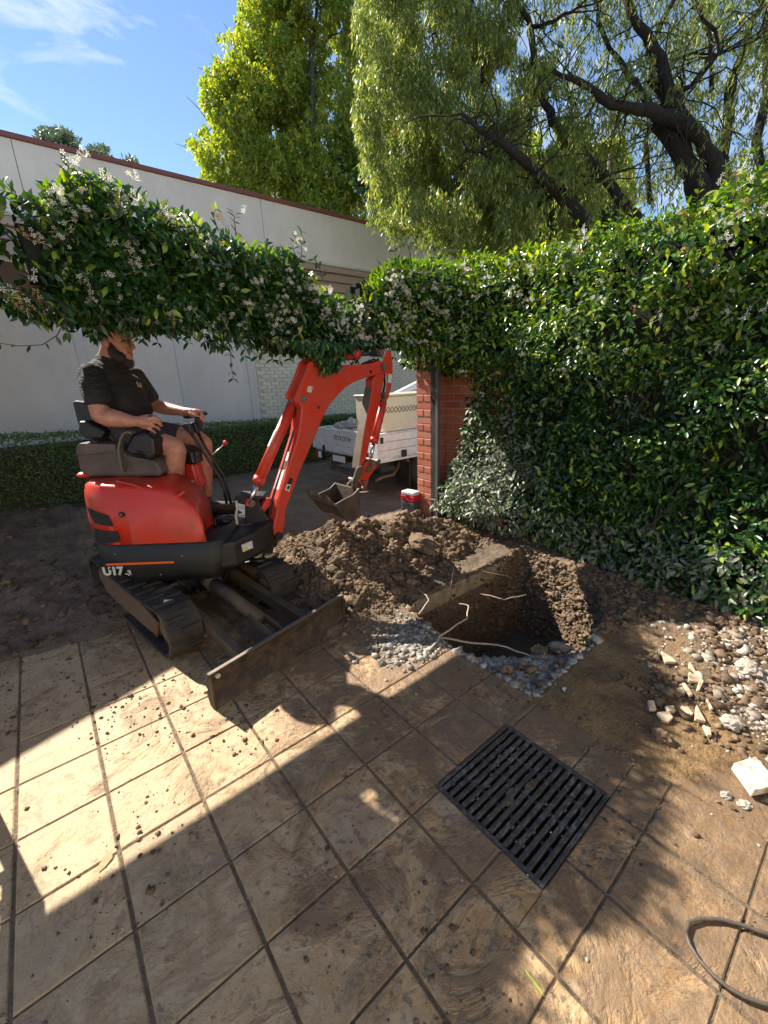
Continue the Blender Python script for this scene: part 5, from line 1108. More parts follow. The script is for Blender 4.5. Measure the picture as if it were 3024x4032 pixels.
# ---- floor, seat and controls
MB().span((.0, -.119, .60), (.60, .43, .652)).build('floor_mat', paint('floor_rubber', (.04, .036, .034), .8, (.15, .11, .08), .6, bump=.6), ex, bevel=.01)
fp = [T(*za(x, y), .02) for x, y in ((1045, 1270), (1130, 1270), (1195, 1500), (1060, 1510))]; MB().prism(fp, (0, .16, 0)).build('front_panel', RED, ex, bevel=.02)
fp = [T(*za(x, y), .015) for x, y in ((1085, 1425), (1135, 1420), (1150, 1495), (1095, 1500))]; MB().prism(fp, (0, -.006, 0)).build('panel_sticker', STK, ex); c = (fp[0]+fp[2])/2; MB().tube([c, c+np.array([0, -.012, 0])], .016, 12).build('switch', BLKP, ex)
MB().prism([T(*za(x, y), .0) for x, y in ((800, 1200), (1050, 1130), (1130, 1180), (1150, 1290), (1040, 1280), (870, 1240))], (0, .22, 0)).build('seat_front', VINYL, ex, bevel=.02)
sbp = [T(*za(x, y), -.27) for x, y in ((115, 1135), (140, 1118), (450, 1120), (560, 1190), (800, 1240), (868, 1355), (830, 1385), (160, 1390), (128, 1300), (112, 1200))]
MB().prism(sbp, (0, .58, 0)).build('seat_base', GREYP, ex, bevel=.018)
l0 = [T(*za(x, y), -.285) for x, y in ((108, 1132), (138, 1095), (450, 1108), (450, 1150), (560, 1205), (800, 1252), (800, 1268), (540, 1220), (440, 1180), (108, 1205))]; MB().prism(l0, (0, .61, 0)).build('seat_base_lid', GREYP, ex, bevel=.012)
bk = [T(*za(x, y), -.16) for x, y in ((70, 740), (100, 722), (170, 735), (215, 760), (260, 900), (330, 960), (560, 985), (570, 1060), (300, 1075), (190, 1040), (120, 930))]
MB().prism(bk, (0, .40, 0)).build('seat', VINYL, ex, bevel=.035, seg=4)
ar = [T(*za(x, y), -.245) for x, y in ((128, 905), (175, 905), (362, 998), (350, 1020), (330, 1060), (190, 1060), (125, 985))]; MB().prism(ar, (0, .09, 0)).build('armrest', VINYL, ex, bevel=.012)
a = [T(*za(x, y), -.20) for x, y in ((800, 872), (840, 852), (980, 862), (1002, 885), (985, 905), (860, 930), (810, 925))]; MB().prism([p+np.array([0, .38, 0]) for p in a], (0, .12, 0)).build('armrest', VINYL, ex, bevel=.015)
hb = [T(*za(x, y), -.26) for x, y in ((275, 1085), (300, 1160), (330, 1260), (360, 1350))]; MB().tube(hb, .008, 7).build('strap_lever', BLKP, ex, smooth=True); MB().ell(hb[0], (.020, .018, .018), 10, 6).build('strap_knob', BLKP, ex, smooth=True)
hb = [T(*za(x, y), -.30) for x, y in ((612, 1000), (570, 985), (530, 1005), (500, 1060), (485, 1140), (500, 1240), (520, 1345))]; m = MB()
for i in range(len(hb)-1): m.prism([hb[i]+np.array([0, -.022, 0]), hb[i]+np.array([0, .022, 0]), hb[i+1]+np.array([0, .022, 0]), hb[i+1]+np.array([0, -.022, 0])], np.cross(nrm(hb[i+1]-hb[i]), [0, 1, 0])*.012)
m.build('console_guard', STEEL, ex)
cp = [T(*za(x, y), -.29) for x, y in ((600, 1010), (700, 1000), (790, 1060), (805, 1200), (760, 1245), (640, 1230), (560, 1190), (520, 1150))]; MB().prism(cp, (0, .13, 0)).build('console', VINYL, ex, bevel=.02)
m = MB(); j0 = T(*za(715, 1190), -.225); j1 = T(*za(725, 1020), -.225)
rr_ = []; zz = np.linspace(0, 1, 15)
for i, t in enumerate(zz): rr_.append((.075-.045*t)*(1.12 if i % 2 else .92))
m.tube([j0+(j1-j0)*t for t in zz], rr_, 16); bl = m.build('boot', VINYL, ex, smooth=False)
jt = T(*za(775, 860), -.225); MB().tube([j1, j1*.4+jt*.6, jt], [.012, .016, .021], 10).build('joystick', VINYL, ex, smooth=True)
def lever(pts, v, name, pad):
    P_ = [T(*za(x, y), v) for x, y in pts]; MB().tube(P_, .0105, 9).build(name, BLKP, ex, smooth=True)
lever(((1085, 975), (1130, 1035), (1200, 1140), (1300, 1300), (1365, 1400), (1400, 1500), (1422, 1620)), .02, 'travel_lever', 0); lever(((1165, 990), (1225, 1110), (1300, 1230), (1390, 1370), (1425, 1480), (1458, 1620)), .10, 'travel_lever', 0)
for pts, v in ((((1022, 945), (1050, 920), (1092, 928), (1128, 1010), (1100, 1015)), .0), (((1088, 930), (1118, 910), (1150, 918), (1175, 1005), (1150, 1015)), .07), (((1135, 872), (1200, 868), (1195, 960), (1190, 990), (1140, 960)), .10)):
    MB().prism([T(*za(x, y), v) for x, y in pts], (0, .04, 0)).build('lever_grip', VINYL, ex, bevel=.008)
a, b = T(*za(1302, 1192), .33), T(*za(1392, 1108), .33); MB().tube([a-(b-a)*1.4, a, b], .006, 7).build('blade_lever', CHROME, ex, smooth=True); k = N('red_knob'); k.base((.55, .05, .05)); k.rough(.4); c = T(*za(1412, 1088), .33); d_ = nrm(b-a)
MB().tube([b, b+(c-b)*.5, c, c+(c-b)*.45], [.008, .015, .019, .010], 10).build('knob', k.m, ex, smooth=True)
pd = [T(*zd(x, y), -.10) for x, y in ((30, 560), (120, 490), (250, 470), (330, 520), (200, 600), (60, 680))]; MB().prism(pd, (0, .12, 0)).build('pedal', BLKP, ex, bevel=.01)
a = [T(*zd(x, y), -.12) for x, y in ((150, 470), (165, 560), (190, 690))]; MB().tube(a, .008, 6).build('hose', BLKP, ex, smooth=True)
for i, pts in enumerate((((330, 640), (450, 620), (560, 640), (700, 630)), ((330, 700), (480, 700), (600, 690), (720, 700)), ((300, 780), (460, 740), (600, 760), (730, 740)), ((250, 600), (420, 560), (560, 600), (720, 610)), ((380, 860), (520, 800), (640, 820), (730, 790)))):
    MB().tube([T(*zd(x, y), -.10+.03*i) for x, y in pts], .014, 7).build('hose', BLKP, ex, smooth=True)
# ---- swing post
sw = [T(*zd(x, y), -.09) for x, y in ((540, 300), (705, 190), (760, 330), (905, 560), (920, 800), (900, 940), (720, 905), (715, 600), (545, 560))]; MB().prism(sw, (0, .035, 0)).build('swing_bracket', BLKP, ex, bevel=.008); MB().prism([p+np.array([0, .13, 0]) for p in sw], (0, .035, 0)).build('swing_bracket', BLKP, ex, bevel=.008)
sc = T(*zd(810, 780), 0); MB().tube([np.array([sc[0]-.03, 0, .44]), np.array([sc[0]-.03, 0, .70])], .075, 16).build('swing_post', BLKP, ex, smooth=False)
a, b, c = T(*zd(310, 1068), -.14), T(*zd(640, 1022), -.12), T(*zd(830, 1020), -.10); MB().tube([a, b], .011, 10).build('swing_rod', CHROME, ex, smooth=True); MB().tube([b, c], .026, 12).build('swing_cylinder', BLKP, ex, smooth=True)
gd = [T(*zd(x, y), -.12) for x, y in ((430, 240), (445, 330), (425, 430), (440, 520), (455, 600))]; MB().tube(gd, .010, 7).build('guard', paint('pale_guard', (.5, .5, .42), .5), ex, smooth=True)
tp = [T(*zd(x, y), -.09) for x, y in ((420, 185), (770, 190), (775, 215), (560, 300), (410, 260))]; MB().prism(tp, (0, .17, 0)).build('top_plate', BLKP, ex, bevel=.006)
# ---- boom: swung aside, so it stands in its own vertical plane
BA = math.radians(42); BD = np.array([math.cos(BA), math.sin(BA), 0]); BN = np.array([-math.sin(BA), math.cos(BA), 0]); BP = np.array([.78, 0, 0])
CL_ = loc(CAMP)
def TB(px, py, w=0.0):
    e = ray(px, py); d = np.array([e @ HU, e @ HV, e[2]]); t = (w-((CL_-BP) @ BN))/(d @ BN); return CL_+t*d
BW = .062
def bprism(name, pts, w0, w1, mat, cr, bev=.006, par=None):
    P_ = [TB(*cr(x, y), w0) for x, y in pts]; o = MB().prism(P_, BN*(w1-w0)).build(name, mat, par or ex, bevel=bev); return o
boom_pts = ((505, 1385), (590, 1120), (670, 870), (690, 740), (700, 640), (665, 560), (690, 500), (722, 390), (760, 270), (830, 262), (940, 285), (1060, 284), (1190, 280), (1270, 272), (1345, 245), (1380, 262), (1388, 320), (1375, 345), (1300, 370), (1220, 390), (1130, 425), (1060, 470), (1000, 530), (940, 600), (880, 705), (830, 830), (770, 970), (700, 1130), (640, 1290), (590, 1420), (570, 1490), (570, 1570), (545, 1660), (510, 1705), (465, 1695), (460, 1640), (480, 1560), (498, 1480))
boom = bprism('boom', boom_pts, -BW, BW, REDB, z3, .010)
# fork of the boom foot, reinforcing plate, lug and stickers
bprism('boom_fork', ((360, 1470), (420, 1370), (505, 1380), (500, 1430), (440, 1440), (395, 1490)), BW*.2, BW*.95, REDB, z3)
bprism('boom_lug', ((580, 560), (578, 530), (640, 400), (690, 262), (770, 200), (790, 250), (740, 330), (690, 420), (655, 520), (625, 580)), BW*.55, BW*.95, REDB, z3); bprism('boom_lug', ((655, 600), (640, 560), (700, 420), (760, 262), (800, 240), (800, 300), (730, 430), (700, 560)), -BW*1.15, -BW*1.001, REDB, z3)
p = TB(*z3(715, 560), -BW); MB().tube([p-BN*.012, p+BN*(2*BW+.02)], .024, 14).build('pin', STEEL, ex); p = TB(*z3(838, 632), -BW); MB().tube([p-BN*.006, p], .010, 10).build('bolt', BLKP, ex); p = TB(*z3(1262, 340), -BW); MB().tube([p-BN*.006, p], .011, 10).build('bolt', BLKP, ex)
p = TB(*z3(510, 1680), -BW); MB().tube([p-BN*.02, p+BN*(2*BW+.02)], .030, 14).build('foot_pin', BLKP, ex)
p = TB(*z3(1362, 300), -BW); MB().tube([p-BN*.03, p+BN*(2*BW+.03)], .026, 14).build('arm_pin', STEEL, ex)
def bside(name, pts, mat, off=.0015): 
    P_ = [TB(*z3(x, y), -BW)-BN*off for x, y in pts]; return MB().prism(P_, -BN*.0015).build(name, mat, ex)
bside('sticker', ((580, 1255), (612, 1262), (598, 1318), (562, 1305)), STK); bside('sticker', ((598, 1205), (630, 1210), (615, 1262), (583, 1252)), BLKP); bside('sticker_mark', ((588, 1268), (604, 1272), (592, 1302), (574, 1296)), BLKP, .0032)
bside('sticker', ((752, 455), (790, 462), (775, 512), (742, 500)), STK)
bb = [TB(*z3(x, y), -BW) for x, y in ((510, 1380), (670, 870))]; e = nrm(bb[1]-bb[0]); nb_ = nrm(np.cross(BN, e)); nb_ = nb_ if nb_ @ BD < 0 else -nb_
def bback(name, t0, t1, w0, w1, mat, off=.003):
    L_ = bb[1]-bb[0]; a = bb[0]+L_*t0+nb_*off; b = bb[0]+L_*t1+nb_*off; return MB().prism([a+BN*(BW*(1+w0)), a+BN*(BW*(1+w1)), b+BN*(BW*(1+w1)), b+BN*(BW*(1+w0))], nb_*.0015).build(name, mat, ex)
bback('sticker', .13, .45, -.55, .62, STK); bback('sticker', .48, .60, -.45, .3, GREYP); bback('sticker', .60, .74, -.45, .3, STK)
# boom cylinder
def cyl(name, a, b, r, mat, n=14, par=None): return MB().tube([a, b], r, n).build(name, mat, par or ex, smooth=True)
wc = BW*.75
a, b, c, d_ = TB(*z3(275, 1405), wc), TB(*z3(340, 1250), wc), TB(*z3(632, 590), wc), TB(*z3(648, 535), wc)
cyl('boom_rod', a, b, .019, CHROME); bc = cyl('boom_cylinder', b, c, .039, REDB, 18); e = nrm(c-b); MB().tube([b-e*.004, b+e*.05], .043, 18).build('cylinder_gland', REDB, bc, smooth=True); MB().tube([c-e*.01, d_], [.041, .03], 14).build('cylinder_eye', STEEL, bc, smooth=True)
MB().tube([a-BN*.05, a+BN*.05], .022, 12).build('rod_pin', STEEL, ex); MB().tube([a-e*.03, a+e*.02], .028, 10).build('rod_eye', REDB, ex)
nn = nrm(np.cross(e, BN)); nn = nn if nn @ BD < 0 else -nn
q0, q1 = b+(c-b)*.42, b+(c-b)*.62; MB().prism([q0+nn*.0395-BN*.012, q0+nn*.0395+BN*.012, q1+nn*.0395+BN*.012, q1+nn*.0395-BN*.012], nn*.0015).build('sticker', STK, bc)
# hoses along the boom
MB().tube([TB(*z3(x, y), BW*.2) for x, y in ((520, 1600), (440, 1480), (455, 1400), (560, 1080), (660, 760), (650, 620))], .011, 7).build('hose', BLKP, ex, smooth=True)
for w_ in (-.02, .03): MB().tube([TB(*z3(x, y), w_) for x, y in ((1190, 276), (1235, 258), (1280, 240), (1325, 245), (1340, 262))], .007, 6).build('hose', BLKP, ex, smooth=True)
# arm cylinder
a, b, c = TB(*z3(790, 235), 0), TB(*z3(1160, 195), 0), TB(*z3(1352, 188), 0); ac = cyl('arm_cylinder', a, b, .037, REDB, 16); cyl('arm_rod', b, c, .017, BLKP); MB().tube([b-nrm(b-a)*.05, b], .042, 16).build('cylinder_gland', REDB, ac, smooth=True)
p = TB(*z3(1358, 185), -.05); MB().tube([p, p+BN*.1], .026, 12).build('rod_pin', STEEL, ex)
# ---- arm
AW = .045
arm_pts = ((1080, 430), (1110, 385), (1150, 350), (1215, 330), (1222, 400), (1195, 540), (1170, 680), (1150, 780), (1118, 900), (1080, 1050), (1040, 1210), (1012, 1340), (985, 1400), (925, 1455), (945, 1290), (990, 1000), (1035, 760), (1080, 525))
arm = bprism('arm', arm_pts, -AW, AW, REDB, zc, .006)
# bare worn face of the arm
fa = [TB(*zc(x, y), -AW) for x, y in ((1082, 520), (1035, 760), (990, 1000), (945, 1290), (925, 1455))]; m = MB(); off = []
for i, p in enumerate(fa):
    q = fa[min(i+1, 4)]-fa[max(i-1, 0)]; n_ = nrm(np.cross(q, BN)); n_ = n_ if n_ @ BD < 0 else -n_; off.append(p+n_*.0035)
vs = []
for p in off: vs += [p-BN*.0, p+BN*(2*AW)]
m.add(vs, [(2*i, 2*i+1, 2*i+3, 2*i+2) for i in range(4)]); m.build('worn_plate', STEEL, ex)
for w0, w1 in ((-AW*1.35, -AW*1.02), (AW*1.02, AW*1.35)):
    bprism('arm_bracket', ((1160, 330), (1205, 230), (1240, 120), (1275, 78), (1302, 105), (1318, 250), (1316, 420), (1292, 560), (1262, 660), (1236, 650), (1246, 560), (1262, 430), (1250, 350), (1215, 345)), w0, w1, REDB, zc)
bprism('sticker', ((1272, 360), (1312, 365), (1300, 470), (1258, 460)), -AW*1.42, -AW*1.37, STK, zc, 0)
a, b, c, d_ = TB(*zc(1225, 600), 0), TB(*zc(1128, 960), 0), TB(*zc(1095, 1165), 0), TB(*zc(1062, 1345), 0)
a2 = TB(*zc(1205, 690), 0); bcy = cyl('bucket_cylinder', a2, c, .034, REDB, 16); cyl('bucket_rod', c, d_, .016, CHROME); MB().tube([a, a2], [.02, .03], 12).build('cylinder_eye', STEEL, bcy, smooth=True); MB().tube([c-nrm(c-b)*.05, c], .039, 16).build('cylinder_gland', REDB, bcy, smooth=True)
p = TB(*zc(1236, 600), -.06); MB().tube([p, p+BN*.12], .018, 10).build('pin', STEEL, ex)
MB().tube([TB(*zc(x, y), AW*.5) for x, y in ((1215, 330), (1225, 480), (1195, 620), (1160, 800))], .009, 6).build('hose', BLKP, ex, smooth=True)
# linkage and hitch
for w0, w1 in ((-.075, -.06), (.06, .075)):
    bprism('link', ((1000, 1400), (1060, 1345), (1140, 1380), (1142, 1425), (1090, 1500), (1045, 1560), (1028, 1640), (990, 1755), (960, 1700), (935, 1590), (950, 1480)), w0, w1, REDB, zc, .004)
    bprism('hitch_plate', ((900, 1470), (925, 1440), (960, 1428), (985, 1450), (970, 1520), (935, 1580), (900, 1660), (880, 1700), (850, 1690), (855, 1600), (880, 1540)), w0*1.3, w1*1.3, MUDST, zc, .004)
for x, y, r in ((1000, 1385, .030), (955, 1455, .022), (1062, 1365, .022), (905, 1600, .018), (890, 1670, .020)):
    p = TB(*zc(x, y), 0); MB().tube([p-BN*.105, p+BN*.105], r, 14).build('pin', STEEL, ex)
# ---- bucket
WB = .165
prof_ = [(640, 1882), (690, 1955), (745, 2020), (800, 2062), (850, 2064), (893, 2036), (925, 1985), (940, 1920), (938, 1840), (932, 1762), (928, 1692)]
near = [TB(*zc(x, y), -WB) for x, y in prof_]; m = MB(); cen = sum(near)/len(near)
ins = [p+nrm(cen-p)*.012 for p in near]; n_ = len(near); ringA = near+ins[::-1]
m.loft([ringA, [p+BN*WB for p in ringA], [p+BN*2*WB for p in ringA]]); bu = m.build('bucket', BLADE, ex)
for w_ in (0, 2*WB-.014): MB().prism([p+BN*w_-BN*.002*(1 if w_ == 0 else -1) for p in near]+[TB(*zc(860, 1765), -WB)+BN*w_, TB(*zc(760, 1815), -WB)+BN*w_], BN*.014).build('bucket_side', BLADE, ex)
lipd = nrm(near[0]-near[1]); up_ = nrm(np.cross(lipd, BN)); 
MB().prism([near[0]-BN*.006+up_*.010, near[0]+lipd*.055-BN*.006, near[0]-lipd*.02-BN*.006-up_*.010], BN*(2*WB+.012)).build('cutting_edge', STEEL, ex)
for i in range(3):
    b0 = near[0]+lipd*.04+BN*(2*WB*(.12+.38*i)); MB().prism([b0-BN*.02-up_*.012, b0-BN*.02+up_*.012, b0-BN*.012+lipd*.06], BN*.04).build('tooth', STEEL, ex)
for w_ in (-.055, .035):
    P_ = [TB(*zc(x, y), 0)+BN*w_ for x, y in ((820, 1745), (835, 1640), (880, 1590), (930, 1620), (935, 1700), (925, 1740))]; MB().prism(P_, BN*.02).build('bucket_ear', MUDST, ex, bevel=.004)
tp = TB(*zc(928, 1700), 0); tq = TB(*zc(800, 1745), 0); MB().prism([tp-BN*WB*.98, tp+BN*WB*.98, tq+BN*WB*.98, tq-BN*WB*.98], (0, 0, .018)).build('bucket_top', MUDST, ex, bevel=.004)
m = MB(); c_ = cen+BN*WB
for i in range(30):
    q = c_+np.array([rng.normal()*.05, 0, 0])+BN*rng.uniform(-.12, .12)+np.array([0, 0, -.07+rng.random()*.03]); m.ell(q, (.03, .03, .022), 7, 5)
tag(m.build('soil_load', CLOD, ex), kind='stuff')
# ---- tracks, blade: undercarriage stands at its own angle under the slewed body
UA = math.atan2(-.986, .165)-HTH; UF = np.array([math.cos(UA), math.sin(UA), 0]); US = np.array([-UF[1], UF[0], 0])     # forward, and towards the right of the picture
def ux(p): return UF*p[0]+US*p[1]+np.array([0, 0, p[2]])
def path(n=64, L_=.595, r0=.165, r1=.172):
    """side outline of the belt, forward = +"""
    pts = []
    for t in np.linspace(-math.pi/2, math.pi/2, 12): pts.append((L_+r0*math.cos(t), r0+.012+r0*math.sin(t)))
    for t in np.linspace(0, 1, 12)[1:-1]: pts.append((L_-2*L_*t, 2*r0+.012+(2*r1-2*r0)*t-.022*math.sin(math.pi*t)))
    for t in np.linspace(math.pi/2, 1.5*math.pi, 12): pts.append((-L_+r1*math.cos(t), r1+.012+r1*math.sin(t)))
    for t in np.linspace(0, 1, 12)[1:-1]: pts.append((-L_+2*L_*t, .012))
    return pts
PA = np.array(path()); NP = len(PA)
seg = np.linalg.norm(np.roll(PA, -1, 0)-PA, axis=1); cum = np.concatenate([[0], np.cumsum(seg)])
def at_path(s):
    s = s % cum[-1]; i = np.searchsorted(cum, s, 'right')-1; i = min(i, NP-1); f = (s-cum[i])/seg[i]; p = PA[i]*(1-f)+PA[(i+1) % NP]*f; t = nrm(PA[(i+1) % NP]-PA[i]); return p, t
for s0, s1 in ((-.462, -.255), (.255, .462)):
    belt = MB(xf=ux); sg = 1 if s0 > 0 else -1
    rings = []
    for i in range(NP):
        t = nrm(PA[(i+1) % NP]-PA[i-1]); n_ = np.array([t[1], -t[0]]); o_ = PA[i]+n_*.0; q = PA[i]-n_*.024
        rings.append([np.array([o_[0], s0, o_[1]]), np.array([o_[0], s1, o_[1]]), np.array([q[0], s1, q[1]]), np.array([q[0], s0, q[1]])])
    rings.append(rings[0]); belt.loft(rings, cap=False); trk = belt.build('track', TRK, ex)
    nl = 46; lug = None
    for j in range(nl):
        p, t = at_path(cum[-1]*j/nl); n_ = np.array([t[1], -t[0]]); w_ = (s1-s0)
        m = MB(xf=ux); a, b = p-t*.016, p+t*.016; h_ = .016
        sh = .5*w_; s_a, s_b = (s0+.006, s0+.006+w_*.58) if j % 2 else (s1-.006-w_*.58, s1-.006)
        q = [np.array([a[0], s_a, a[1]]), np.array([b[0], s_a, b[1]]), np.array([b[0], s_b, b[1]]), np.array([a[0], s_b, a[1]])]; nv = np.array([n_[0], 0, n_[1]])
        c4 = sum(q)/4; m.add(q+[c4+(v-c4)*np.array([.72, .96, .72])+nv*h_ for v in q], [(4, 5, 6, 7), (0, 1, 5, 4), (1, 2, 6, 5), (2, 3, 7, 6), (3, 0, 4, 7)]); m.build('track_lug', TRK, trk)
    # frame inside the belt
    so, si = (s0+.012, s0+.03) if sg < 0 else (s1-.03, s1-.012)
    fr = MB(xf=ux); fr.prism([(.56, so, .225), (.50, so, .12), (.38, so, .10), (-.42, so, .10), (-.50, so, .14), (-.46, so, .262), (-.20, so, .295), (.30, so, .285)], (0, (s1-s0)*.62*(1 if sg < 0 else -1) if False else .02, 0)); fr.build('track_frame', RUST, ex, bevel=.006)
    mid = (s0+s1)/2; fr = MB(xf=ux); fr.box((0, mid, .19), (1.0, .10, .15)); fr.build('track_beam', RUST, ex, bevel=.02)
    for cx, r_, cz, nm in ((.595, .135, .18, 'idler'), (-.595, .14, .184, 'sprocket')):
        m = MB(xf=ux); m.loft([[np.array([cx+r*math.cos(t), a, cz+r*math.sin(t)]) for t in np.linspace(0, 2*math.pi, 24, endpoint=False)] for a, r in ((s0+.05, .04), (s0+.05, r_), (s1-.05, r_), (s1-.05, .04))]); w = m.build(nm, MUDST, ex)
        m = MB(xf=ux); m.loft([[np.array([cx+r*math.cos(t), a, cz+r*math.sin(t)]) for t in np.linspace(0, 2*math.pi, 16, endpoint=False)] for a, r in ((s0+.03, .045), (s0+.032, .065), (s1-.032, .065), (s1-.03, .045))]); m.build('hub', RUST, w)
    for cx in (-.32, -.08, .16, .38):
        m = MB(xf=ux); m.loft([[np.array([cx+r*math.cos(t), a, .085+r*math.sin(t)]) for t in np.linspace(0, 2*math.pi, 14, endpoint=False)] for a, r in ((s0+.04, .02), (s0+.042, .048), (s1-.042, .048), (s1-.04, .02))]); m.build('roller', MUDST, ex)
m = MB(xf=ux); m.box((0, 0, .27), (.62, .52, .13)); m.build('car_body', BLKP, ex, bevel=.03); MB().tube([(0, 0, .335), (0, 0, .43)], .26, 28).build('slew_ring', BLKP, ex)
# blade
BL, BR = loc(gz(850, 2800)), loc(gz(1361, 2452)); bdir = nrm(BR-BL); bfw = np.array([bdir[1], -bdir[0], 0]); bfw = bfw if bfw @ UF > 0 else -bfw
HB = .215; rows = [(0, .0), (.04, -.014), (.09, -.024), (.14, -.024), (.18, -.014), (HB, .004)]; m = MB(); rings = []
for t in np.linspace(0, 1, 9):
    f_ = [BL+(BR-BL)*t+bfw*o_+np.array([0, 0, z+.004]) for z, o_ in rows]; rings.append(f_+[p-bfw*.016 for p in f_[::-1]])
m.loft(rings); bl_ = m.build('blade', BLADE, ex)
MB().prism([BL+bfw*.004+np.array([0, 0, HB+.0045]), BR+bfw*.004+np.array([0, 0, HB+.0045]), BR-bfw*.018+np.array([0, 0, HB+.0045]), BL-bfw*.018+np.array([0, 0, HB+.0045])], (0, 0, .006)).build('blade_rim', STEEL, ex)
for E_, s_ in ((BL, -1), (BR, 1)):
    P_ = [E_+np.array([0, 0, .004]), E_+np.array([0, 0, HB]), E_-bfw*.03+np.array([0, 0, HB]), E_-bfw*.065+np.array([0, 0, .13]), E_-bfw*.04+np.array([0, 0, .115]), E_-bfw*.065+np.array([0, 0, .09]), E_-bfw*.045+np.array([0, 0, .01])]; MB().prism(P_, bdir*.012*(-s_)).build('blade_end', BLADE, ex)
h1 = BL+bdir*.045+np.array([0, 0, .19]); MB().tube([h1-bfw*.02, h1+bfw*.004], .013, 12).build('blade_hole', paint('hole_steel', (.5, .47, .42), .5), ex)
def bar(name, a, b, w, h, mat):
    a = np.array(a, float); b = np.array(b, float); d = nrm(b-a); s_ = nrm(np.cross([0, 0, 1], d)); u_ = np.cross(d, s_); m = MB(); m.loft([[p+s_*x*w/2+u_*y*h/2 for x, y in ((-1, -1), (1, -1), (1, 1), (-1, 1))] for p in (a, b)]); return m.build(name, mat, ex, bevel=.008)
bm0 = (BL+BR)/2
for s_ in (-.21, .21): bar('blade_arm', ux((.18, s_, .24)), bm0+bdir*s_*1.15-bfw*.03+np.array([0, 0, .09]), .055, .085, MUDST)
a, b, c, d_ = ux((.22, -.02, .37)), ux((.30, -.02, .345)), ux((.40, -.015, .305)), bm0-bfw*.05+np.array([0, 0, .15]); MB().tube([a, c], .017, 10).build('blade_rod', CHROME, ex, smooth=True); MB().tube([c, c*.25+d_*.75], .042, 14).build('blade_cylinder', MUDST, ex, smooth=True)
e = nrm(d_-c); MB().tube([c-e*.012, c+e*.07], .062, 16).build('cylinder_guard', MUDST, ex, smooth=True)
for s_ in (-.035, .035): bar('blade_lug', c*.35+d_*.65+bdir*s_, d_+bfw*.02+bdir*s_-np.array([0, 0, .02]), .012, .06, MUDST)
for i in range(7):
    s_ = -.20+.065*i; MB().tube([ux((.05, s_, .40)), ux((.28, s_*1.1+.02, .37+.02*math.sin(i))), ux((.34, s_*.7, .24)), ux((.26, s_*.5, .17))], .010, 6).build('hose', BLKP, ex, smooth=True)
bar('cross_member', ux((.20, -.26, .26)), ux((.20, .26, .26)), .07, .10, BLKP)
# clods caught on the far track
for i, (f_, s_) in enumerate(((.50, .33), (.44, .38), (.55, .40), (.36, .30), (.47, .42))):
    tv, tf = rock_tmpl(120+i, 1); me = bpy.data.meshes.new('earth_clod'); me.from_pydata([tuple(a) for a in tv*(.035 if i != 1 else .05)], [], tf); o = link('earth_clod', me, [PALE, CLOD][i % 2]); w = wpl(ux((f_, s_, .385))); o.location = tuple(w)
    tag(o, ['pale clod on the front of the far track', 'largest brown clod resting on the far track', 'grey clod at the outer edge of the far track top', 'brown clod further back on the far track', 'small pale clod at the outer rim of the far track'][i], 'clod')
k = N('lit_spot_white'); k.base((.75, .73, .66)); k.rough(.6)  # white flake put in for a sunlit spot on the track
w = wpl(ux((.60, -.40, .362))); o = MB().add([(0, 0, .0), (.03, .008, .006), (.06, .0, .0), (.03, -.012, .008), (.012, .03, .004)], [(0, 3, 1), (1, 3, 2), (0, 1, 4)]).build('lit_spot', k.m); o.location = tuple(w); tag(o, 'small white flake standing for a sunlit spot on the near track front', 'petal')
# ================================================================== OPERATOR
from mathutils.bvhtree import BVHTree
k = N('skin'); n_ = k.noise(22, 5); k.base(k.mix(k.ramp(n_, .35, .65), (.47, .225, .15), (.36, .15, .095))); k.rough(.48); k.set(Subsurface_Weight=.12, Subsurface_Scale=.02); k.p.inputs['Subsurface Radius'].default_value = (1, .35, .2); k.bump(k.noise(160, 3), .12, .002); SKIN = k.m
k = N('black_cotton'); n_ = k.noise(5, 5, .6); k.base(k.mix(k.ramp(n_, .45, .7), (.014, .013, .0135), (.042, .033, .027))); k.rough(.85); k.bump(k.math('ADD', k.noise(7, 5, .55, 1.6, stretch=(1, 1, 2.2)), k.math('MULTIPLY', k.noise(300, 2), .05)), 1.0, .05); SHIRT = k.m
k = N('grey_shorts'); k.base((.035, .033, .036)); k.rough(.85); k.bump(k.noise(14, 4), .4, .012); SHORT = k.m
k = N('dark_hair'); n_ = k.noise(90, 5, .7, stretch=(1, 1, .3)); k.base(k.mix(n_, (.012, .009, .008), (.045, .030, .022))); k.rough(.6); k.bump(n_, .9, .012); HAIR = k.m
k = N('work_boot'); k.base(k.mix(k.noise(16, 5), (.03, .023, .02), (.09, .065, .045))); k.rough(.8); k.bump(k.noise(40, 5), .5, .01); BOOT = k.m
pe = empty('person', EC, 'bearded man in black t-shirt and dark shorts driving the mini excavator', 'person', rz=HTH)
